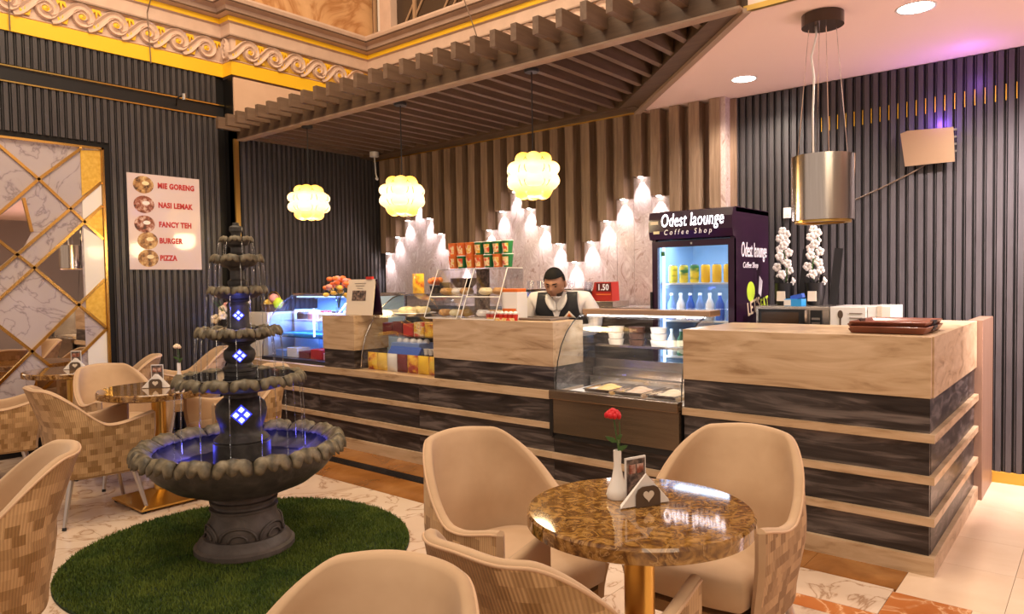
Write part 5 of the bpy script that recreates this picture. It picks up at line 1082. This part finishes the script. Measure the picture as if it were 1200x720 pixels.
# ================================================================== TUB CHAIRS
def sm(a, b_, x):
    t_ = min(1, max(0, (x-a)/(b_-a))); return t_*t_*(3-2*t_)
def chair_proto():
    root = thing('tub_chair', '', 'chair')
    HALF = 40; plan = []                             # plan line of the shell: arm front -> back -> arm front
    def sup(phi):                                    # phi from the rear centre, 0..pi/2 on one side
        c_, s_ = math.cos(phi), math.sin(phi); e = 2/2.7
        return Vector((-.05-.235*abs(c_)**e, .285*abs(s_)**e))
    pos = [sup(PI/2*(k/24)) for k in range(25)] + [Vector((-.05+.32*(k/12), .285-.012*(k/12)**2)) for k in range(1, 13)]
    phi = [90*(k/24) for k in range(25)]
    side = []; L = 0
    for k, p in enumerate(pos):
        if k: L += (p-pos[k-1]).length
        side.append((p, L))
    line = [(Vector((p.x, -p.y)), -l) for p, l in reversed(side[1:])] + side
    def rim(l):
        l = abs(l); f = sm(.19, .50, l); h = .845*(1-f) + .608*f - .010*sm(0, .2, l)
        h += .052*sm(.52, .80, l)
        if l > .775: h -= .03*((l-.775)/.03)**2*.25
        return h
    nor = []
    for i in range(len(line)):
        d = line[min(i+1, len(line)-1)][0]-line[max(i-1, 0)][0]; d.normalize(); nor.append(Vector((d.y, -d.x)))
    NV = 9
    def pt(i, t_, inset, zadd=0):
        p, l = line[i]; h = rim(l); z = .30+(h-.30)*t_ + zadd
        s_ = .88+.12*sm(.30, .56, z) if z < .60 else 1.0
        q = p*1.0 + nor[i]*inset; q = Vector((q.x*s_ + (-.0), q.y*s_))
        top = max(0, (z-.60)/.245); q.x -= .085*top*sm(.5, .1, abs(l)); q.y *= 1-.17*top*sm(.6, .15, abs(l))
        return Vector((q.x, q.y, z))
    def grid(rows, uvs=None, close=None):
        bm = bmesh.new(); g = [[bm.verts.new(p) for p in r_] for r_ in rows]; uvl = bm.loops.layers.uv.new('UVMap') if uvs else None
        for i in range(len(g)-1):
            for j in range(len(g[0])-1):
                ix = ((i, j), (i+1, j), (i+1, j+1), (i, j+1)); f = bm.faces.new([g[a][b_] for a, b_ in ix])
                if uvs:
                    for lp, (a, b_) in zip(f.loops, ix): lp[uvl].uv = uvs[a][b_]
        bmesh.ops.recalc_face_normals(bm, faces=bm.faces); return bm
    n = len(line); T = .036
    rows = [[pt(i, j/NV, 0) for j in range(NV+1)] for i in range(n)]; uvs = [[(line[i][1]+3, rows[i][j].z) for j in range(NV+1)] for i in range(n)]
    done('outer_shell', grid(rows, uvs), M['weave'], root, True)
    inner = [[pt(i, .22+.78*j/NV, T) for j in range(NV+1)] for i in range(n)]
    rows2 = []
    for i in range(n): rows2.append(inner[i] + [pt(i, 1, T*.86, .010), pt(i, 1, T*.5, .015), pt(i, 1, T*.14, .010), pt(i, 1, 0, 0)])
    bm = grid(rows2)
    for i in (0, n-1):                               # padded front ends of the two arms
        o_ = [pt(i, j/NV, 0) for j in range(NV+1)]; in_ = [pt(i, j/NV, T) for j in range(NV+1)]; fr_ = [Vector(((a.x+b_.x)/2+.016, (a.y+b_.y)/2, a.z)) for a, b_ in zip(o_, in_)]
        for A, B in ((o_, fr_), (fr_, in_)):
            va = [bm.verts.new(p) for p in A]; vb = [bm.verts.new(p) for p in B]
            for j in range(NV): bm.faces.new((va[j], vb[j], vb[j+1], va[j+1]))
        bm.faces.new([bm.verts.new(p) for p in (o_[-1], fr_[-1], in_[-1], pt(i, 1, T*.86, .010), pt(i, 1, T*.5, .015), pt(i, 1, T*.14, .010))])
    done('inner_shell', bm, M['velvet'], root, True)
    bm = bmesh.new(); tube(bm, [pt(i, 1, .001, .002) for i in range(n)], .0045, 6); done('rim_piping', bm, M['piping'], root, True)
    ring = [pt(i, .12, T+.002) for i in range(n)]; ring = [(p.x, p.y) for p in ring] + [(.285, .20), (.300, .10), (.303, 0), (.300, -.10), (.285, -.20)]
    bm = bmesh.new(); lv = []
    for f_, z in ((.90, .36), (.98, .375), (1.0, .41), (1.0, .44), (.97, .463), (.88, .474), (.6, .48), (.25, .482)): lv.append([bm.verts.new((p[0]*f_, p[1]*f_, z)) for p in ring])
    for A, B in zip(lv, lv[1:]):
        for k in range(len(A)): bm.faces.new((A[k], A[(k+1) % len(A)], B[(k+1) % len(A)], B[k]))
    bm.faces.new(lv[-1]); bm.faces.new(lv[0][::-1]); bmesh.ops.recalc_face_normals(bm, faces=bm.faces); done('seat', bm, M['velvet'], root, True)
    rg_ = [pt(i, 0, .0) for i in range(n)]; rg_ = [(p.x, p.y) for p in rg_] + [(.25, .15), (.255, 0), (.25, -.15)]
    bm = bmesh.new(); prism(bm, [(p[0]*.985, p[1]*.985) for p in rg_], 'z', .288, .33); done('underside', bm, M['weave'], root)
    for sx in (1, -1):
        for sy in (1, -1):
            bm = bmesh.new(); tube(bm, [(sx*.175-.01, sy*.175, .30), (sx*.235-.01, sy*.232, .012)], [.019, .011], 12); lg = done('leg', bm, M['leg_metal'], root, True, sharp=40)
            bm = bmesh.new(); tube(bm, [(sx*.2345-.01, sy*.2315, .018), (sx*.2362-.01, sy*.2338, .0005)], [.0125, .0125], 12); done('rubber_foot', bm, M['rubber'], lg)
    return root
cp_ = chair_proto(); first = True
def place_chair(x, y, fx_, fy_, label):
    global first
    if first: o = cp_; first = False
    else: o = copy_tree(cp_)
    o.location = (x, y, 0); o.rotation_euler = (0, 0, math.atan2(fy_, fx_)); o['label'] = label; o['group'] = 'beige tub chairs'
    return o
place_chair(-1.68, 1.99, .97, -.20, 'beige tub chair left of the foreground table, its smooth inside facing us')
place_chair(-1.09, 2.46, .02, -1.0, 'beige tub chair behind the foreground table, before the corner counter')
place_chair(-1.10, 1.49, .03, 1.0, 'beige tub chair on the near side of the foreground table, woven back to us')
place_chair(-1.07, .70, .28, -.96, 'beige tub chair at the bottom edge of the picture, only its top showing')
place_chair(-3.13, .67, -.25, -.97, 'beige tub chair cut by the lower left edge of the picture')
place_chair(-4.99, 1.78, .08, 1.0, 'beige tub chair side-on at the left with woven back, in front of the rear table')
place_chair(-5.70, 2.22, 1.0, .03, 'beige tub chair facing us across the table behind the fountain')
place_chair(-6.58, 2.52, -.35, -.94, 'beige tub chair at the farthest table, just showing over the chair before it')
place_chair(-6.80, 3.28, -.30, -.95, 'beige tub chair nearest the menu board, left of the fountain top')
place_chair(-6.22, 1.55, .25, .97, 'beige tub chair at the left edge, under the mirror panel')
place_chair(-4.85, 2.68, -.1, -1.0, 'beige tub chair mostly hidden behind the fountain column')

# ================================================================== BARISTA
mx0, my0 = -3.285, 4.54
ps = thing('person', 'dark haired man in black vest and white shirt looking down behind the counter', 'person', (mx0, my0, 0))
def skin_obj(name, verts, edges, mat, root=0, sub=2, parent=None):
    me = bpy.data.meshes.new(name); o_ = org(parent); me.from_pydata([tuple(Vector(v_[0])-o_) for v_ in verts], edges, []); o = link(name, me, parent); me.materials.append(mat)
    sk = o.modifiers.new('skin', 'SKIN'); sk.use_smooth_shade = True
    d = me.skin_vertices[0].data
    for k, v_ in enumerate(verts):
        r_ = v_[1]; d[k].radius = r_ if isinstance(r_, tuple) else (r_, r_)
    d[root].use_root = True
    sb_ = o.modifiers.new('sub', 'SUBSURF'); sb_.levels = sub; sb_.render_levels = sub
    dg = bpy.context.evaluated_depsgraph_get(); m2 = bpy.data.meshes.new_from_object(o.evaluated_get(dg)); o.modifiers.clear(); o.data = m2; m2.name = name
    return o
X0, Y0 = mx0, my0
SHZ = 1.245
V_ = [((X0, Y0+.02, .84), (.150, .11)), ((X0, Y0+.02, .98), (.145, .105)), ((X0, Y0-.01, 1.12), (.165, .115)), ((X0, Y0-.03, 1.21), (.15, .10)), ((X0, Y0-.05, 1.275), (.062, .06)), ((X0-.005, Y0-.085, 1.335), (.055, .055)),
      ((X0-.205, Y0-.03, SHZ), .068), ((X0-.275, Y0-.03, 1.10), .052), ((X0-.27, Y0-.08, 1.02), .045), ((X0-.16, Y0-.21, 1.035), .032), ((X0-.12, Y0-.25, 1.035), (.034, .022)),
      ((X0+.205, Y0-.03, SHZ), .068), ((X0+.285, Y0-.02, 1.10), .052), ((X0+.275, Y0-.07, 1.02), .045), ((X0+.15, Y0-.21, 1.035), .032), ((X0+.11, Y0-.25, 1.035), (.034, .022)),
      ((X0-.09, Y0+.02, .78), .088), ((X0-.10, Y0-.0, .45), .060), ((X0-.10, Y0+.03, .10), .040), ((X0-.105, Y0-.08, .035), (.036, .032)),
      ((X0+.09, Y0+.02, .78), .088), ((X0+.10, Y0-.0, .45), .060), ((X0+.10, Y0+.03, .10), .040), ((X0+.105, Y0-.08, .035), (.036, .032))]
V_ = [((p[0], p[1], p[2]*1.045), r_) for p, r_ in V_]
E_ = [(0, 1), (1, 2), (2, 3), (3, 4), (4, 5), (3, 6), (6, 7), (7, 8), (8, 9), (9, 10), (3, 11), (11, 12), (12, 13), (13, 14), (14, 15), (0, 16), (16, 17), (17, 18), (18, 19), (0, 20), (20, 21), (21, 22), (22, 23)]
for sx, w0 in ((-1, 10), (1, 15)):                  # five unequal bent fingers on each hand, resting on the work shelf
    bxx, byy = V_[w0][0][0], V_[w0][0][1]
    for q, (dx, ln) in enumerate(((-.024, .052), (-.008, .060), (.008, .056), (.023, .044))):
        i0 = len(V_); V_ += [((bxx+dx, byy-.028, 1.082), .0085), ((bxx+dx*1.1, byy-.028-ln*.5, 1.078), .0075), ((bxx+dx*1.15, byy-.028-ln*.85, 1.064), .0065)]; E_ += [(w0, i0), (i0, i0+1), (i0+1, i0+2)]
    i0 = len(V_); V_ += [((bxx-sx*.034, byy-.002, 1.078), .0095), ((bxx-sx*.05, byy-.028, 1.072), .0078)]; E_ += [(w0, i0), (i0, i0+1)]
body = skin_obj('body', V_, E_, M['skin'], 0, 2, ps)
# head, tilted down and turned a little to his right; joined into the body mesh
hc = Vector((X0-.008, Y0-.15, 1.425)); HM = Matrix.Translation(hc) @ Matrix.Rotation(R(-4), 4, 'Z') @ Matrix.Rotation(R(22), 4, 'X')
def head_shape(d):
    x_, y_, z_ = d; w_ = .076*(1-.18*max(0, -z_)**1.5); dep = .094*(1-.10*max(0, -z_)); p = Vector((x_*w_, y_*dep, z_*.118))
    if y_ < 0:                                       # face side is -y
        f_ = -y_
        p.y += .012*f_*max(0, z_)                    # forehead slopes back
        nz = math.exp(-((x_/.16)**2)) * math.exp(-(((z_+.12)/.20)**2)); p.y -= .024*nz*f_ + .006*math.exp(-((x_/.5)**2))*math.exp(-(((z_+.42)/.08)**2))*f_
        for s_ in (-1, 1): p.y += .012*math.exp(-(((x_-s_*.36)/.17)**2))*math.exp(-(((z_-.06)/.12)**2))
        p.y -= .008*math.exp(-(((z_-.26)/.1)**2))*math.exp(-((x_/.5)**2))*f_
        p.y -= .014*math.exp(-(((z_+.80)/.2)**2))*math.exp(-((x_/.4)**2))*f_
    return p
bm = bmesh.new(); q = bmesh.ops.create_uvsphere(bm, u_segments=40, v_segments=28, radius=1)
for v_ in q['verts']: v_.co = head_shape(v_.co)
for s_ in (-1, 1): ball(bm, (s_*.078, .012, -.005), .03, (.35, .7, 1.05), 10, 8)
bm.transform(Matrix.Translation(-Vector(ORG[ps.name])) @ HM); bm.from_mesh(body.data); me = bpy.data.meshes.new('body'); bm.to_mesh(me); bm.free(); me.materials.append(M['skin'])
for p in me.polygons: p.use_smooth = True
body.data = me
def head_part(name, build, mat):
    bm = bmesh.new(); build(bm); bm.transform(HM); return done(name, bm, mat, ps, True)
def hair_(bm):
    q = bmesh.ops.create_uvsphere(bm, u_segments=40, v_segments=28, radius=1)
    dead = [v_ for v_ in q['verts'] if not (v_.co.z > (.50 if v_.co.y < -.25 else (.30-.9*(v_.co.y+.25) if v_.co.y < .30 else -.45)))]
    bmesh.ops.delete(bm, geom=dead, context='VERTS')
    for v_ in bm.verts: d = v_.co.copy(); v_.co = head_shape(d)*1.085 + Vector((d.x*.010*max(0, d.z), 0, .003*max(0, d.z)**2))
head_part('hair', hair_, M['hair'])
def beard_(bm):
    q = bmesh.ops.create_uvsphere(bm, u_segments=40, v_segments=28, radius=1)
    dead = [v_ for v_ in q['verts'] if not (v_.co.y < .15 and v_.co.z < -.34 and (abs(v_.co.x) > .30 or v_.co.z < -.60 or -.46 < v_.co.z < -.34) and v_.co.z < -.34+.35*max(0, abs(v_.co.x)-.35)*2)]
    bmesh.ops.delete(bm, geom=dead, context='VERTS')
    for v_ in bm.verts: v_.co = head_shape(v_.co.copy())*1.018
head_part('beard', beard_, M['beard'])
def brows(bm):
    for s_ in (-1, 1): tube(bm, [head_shape(Vector((s_*a, -math.sqrt(max(0, 1-a*a-.0676)), .26)))*1.03 for a in (.16, .3, .45, .55)], [.003, .0045, .004, .0025], 6)
head_part('eyebrows', brows, M['hair'])
def eyes(bm):
    for s_ in (-1, 1): ball(bm, head_shape(Vector((s_*.36, -.93, .06)))*1.0, .0085, (1.5, .7, .7), 10, 6)
head_part('eyes', eyes, M['eye'])
def mouth(bm): tube(bm, [head_shape(Vector((a, -math.sqrt(1-a*a-.25), -.50)))*1.015 for a in (-.26, -.1, 0, .1, .26)], [.002, .0045, .004, .0045, .002], 6)
head_part('mouth', mouth, plain('lips', (.30, .10, .075), .5))
ex = .012
sv_ = [((p[0]), (p[1][0]+ex, p[1][1]+ex) if isinstance(p[1], tuple) else p[1]+ex) for p in (V_[0], V_[1], V_[2], V_[3])] + [((X0-.002, Y0-.062, 1.352), (.072, .066))] + [(V_[6][0], .072), (V_[7][0], .066), (V_[8][0], .058), (Vector(V_[9][0])*.8+Vector(V_[8][0])*.2, .042), (V_[11][0], .072), (V_[12][0], .066), (V_[13][0], .058), (Vector(V_[14][0])*.8+Vector(V_[13][0])*.2, .042)]
shirt = skin_obj('shirt', sv_, [(0, 1), (1, 2), (2, 3), (3, 4), (3, 5), (5, 6), (6, 7), (7, 8), (3, 9), (9, 10), (10, 11), (11, 12)], M['shirt'], 0, 2, ps)
# collar points
bm = bmesh.new()
for s_ in (-1, 1):
    vs = [bm.verts.new(p) for p in ((X0+s_*.075, Y0-.05, 1.352), (X0+s_*.006, Y0-.135, 1.305), (X0+s_*.045, Y0-.150, 1.245), (X0+s_*.095, Y0-.10, 1.285))]; bm.faces.new(vs if s_ > 0 else vs[::-1])
bmesh.ops.solidify(bm, geom=bm.faces[:], thickness=.006); done('collar', bm, M['shirt'], ps)
# vest over the shirt, with the shirt front showing in its V, collar and badge laid on its surface
from mathutils.bvhtree import BVHTree
def bvh(*obs):
    vs, fs = [], []
    for o in obs:
        b0 = len(vs); vs += [v_.co.copy() for v_ in o.data.vertices]; fs += [tuple(b0+i for i in p.vertices) for p in o.data.polygons]
    return BVHTree.FromPolygons(vs, fs)
vt = bvh(shirt, body)
def cast(x, z, sg): return vt.ray_cast(Vector((x, Y0+sg*1.0, z))-org(ps), Vector((0, -sg, 0)), 1.2)[0]
def ztop(x):
    z = 1.22
    while z < 1.42 and cast(x, z+.004, -1): z += .004
    return z
bm = bmesh.new()
for sg in (-1, 1):                                    # front halves and back halves of the vest, laid on the shirt
    for fb in (-1, 1):
        g = []
        for j in range(25):
            t_ = j/24; row = []
            for i in range(11):
                u_ = i/10; zt = min(ztop(sg*(.062+u_*.096)+X0), 1.36); z_ = .86+(zt-.86)*t_
                inn = max(.0, .074*(z_-1.135)/.21) if fb < 0 else .0
                out = .180-.022*sm(1.15, 1.33, z_); x = X0+sg*(inn+(out-inn)*u_)
                h = cast(x, z_, fb); y = (h.y+org(ps).y) if h else Y0-.04
                for dx in (.01, -.01):
                    h2 = cast(x+dx, z_, fb); y = min(y, h2.y+org(ps).y) if (h2 and fb < 0) else (max(y, h2.y+org(ps).y) if h2 else y)
                row.append(bm.verts.new((x, y+fb*.011, z_)))
            g.append(row)
        for a_, b_ in zip(g, g[1:]):
            for i in range(10): bm.faces.new((a_[i], a_[i+1], b_[i+1], b_[i]))
bmesh.ops.recalc_face_normals(bm, faces=bm.faces); bmesh.ops.solidify(bm, geom=bm.faces[:], thickness=.006)
vest = done('vest', bm, M['vest'], ps, True)
vt2 = bvh(vest, shirt, body)
def on_vest(x, z, d):
    h = vt2.ray_cast(Vector((x, Y0-1.0, z))-org(ps), Vector((0, 1, 0)))[0]
    return (h.y+org(ps).y-d) if h else Y0-.08-d
def patch(name, outline, d, mat, nx=10, nz=12):
    bm = bmesh.new(); g = []
    for j in range(nz+1):
        z_ = outline[0]+(outline[1]-outline[0])*j/nz; hw = outline[2](j/nz); cx = outline[3](j/nz)
        g.append([bm.verts.new((X0+cx+hw*(i/nx-.5)*2, on_vest(X0+cx+hw*(i/nx-.5)*2, z_, d), z_)) for i in range(nx+1)])
    for a_, b_ in zip(g, g[1:]):
        for i in range(nx): bm.faces.new((a_[i], a_[i+1], b_[i+1], b_[i]))
    bmesh.ops.recalc_face_normals(bm, faces=bm.faces); bmesh.ops.solidify(bm, geom=bm.faces[:], thickness=.004); return done(name, bm, mat, ps, True)
patch('shirt_front', (1.135, 1.33, lambda t_: .004+.070*t_, lambda t_: 0), .003, M['shirt'])
for sg in (-1, 1): patch('collar', (1.215, 1.345, lambda t_: .006+.026*math.sin(PI*min(1, t_*1.1))**.5+.008*t_, lambda t_, sg=sg: sg*(.020+.048*t_)), .014, M['porcelain'], 6, 8)
patch('chest_badge', (1.165, 1.215, lambda t_: .045*(1-t_)+.002, lambda t_: .10), .004, M['cream'], 4, 4); patch('badge_print', (1.172, 1.20, lambda t_: .02*(1-t_)+.001, lambda t_: .10), .007, M['orange'], 3, 3)
tv = [(V_[0][0], (.165, .125)), (V_[16][0], .104), (V_[17][0], .076), (V_[18][0], .058), (V_[20][0], .104), (V_[21][0], .076), (V_[22][0], .058)]
skin_obj('trousers', tv, [(0, 1), (1, 2), (2, 3), (0, 4), (4, 5), (5, 6)], M['trouser'], 0, 2, ps)
for s_ in (-1, 1):
    bm = bmesh.new(); ball(bm, (X0+s_*.105, Y0-.06, .045), .05, (.95, 2.5, .9), 14, 8); done('shoe', bm, M['black'], ps, True)
ps.rotation_euler = (0, 0, R(22))
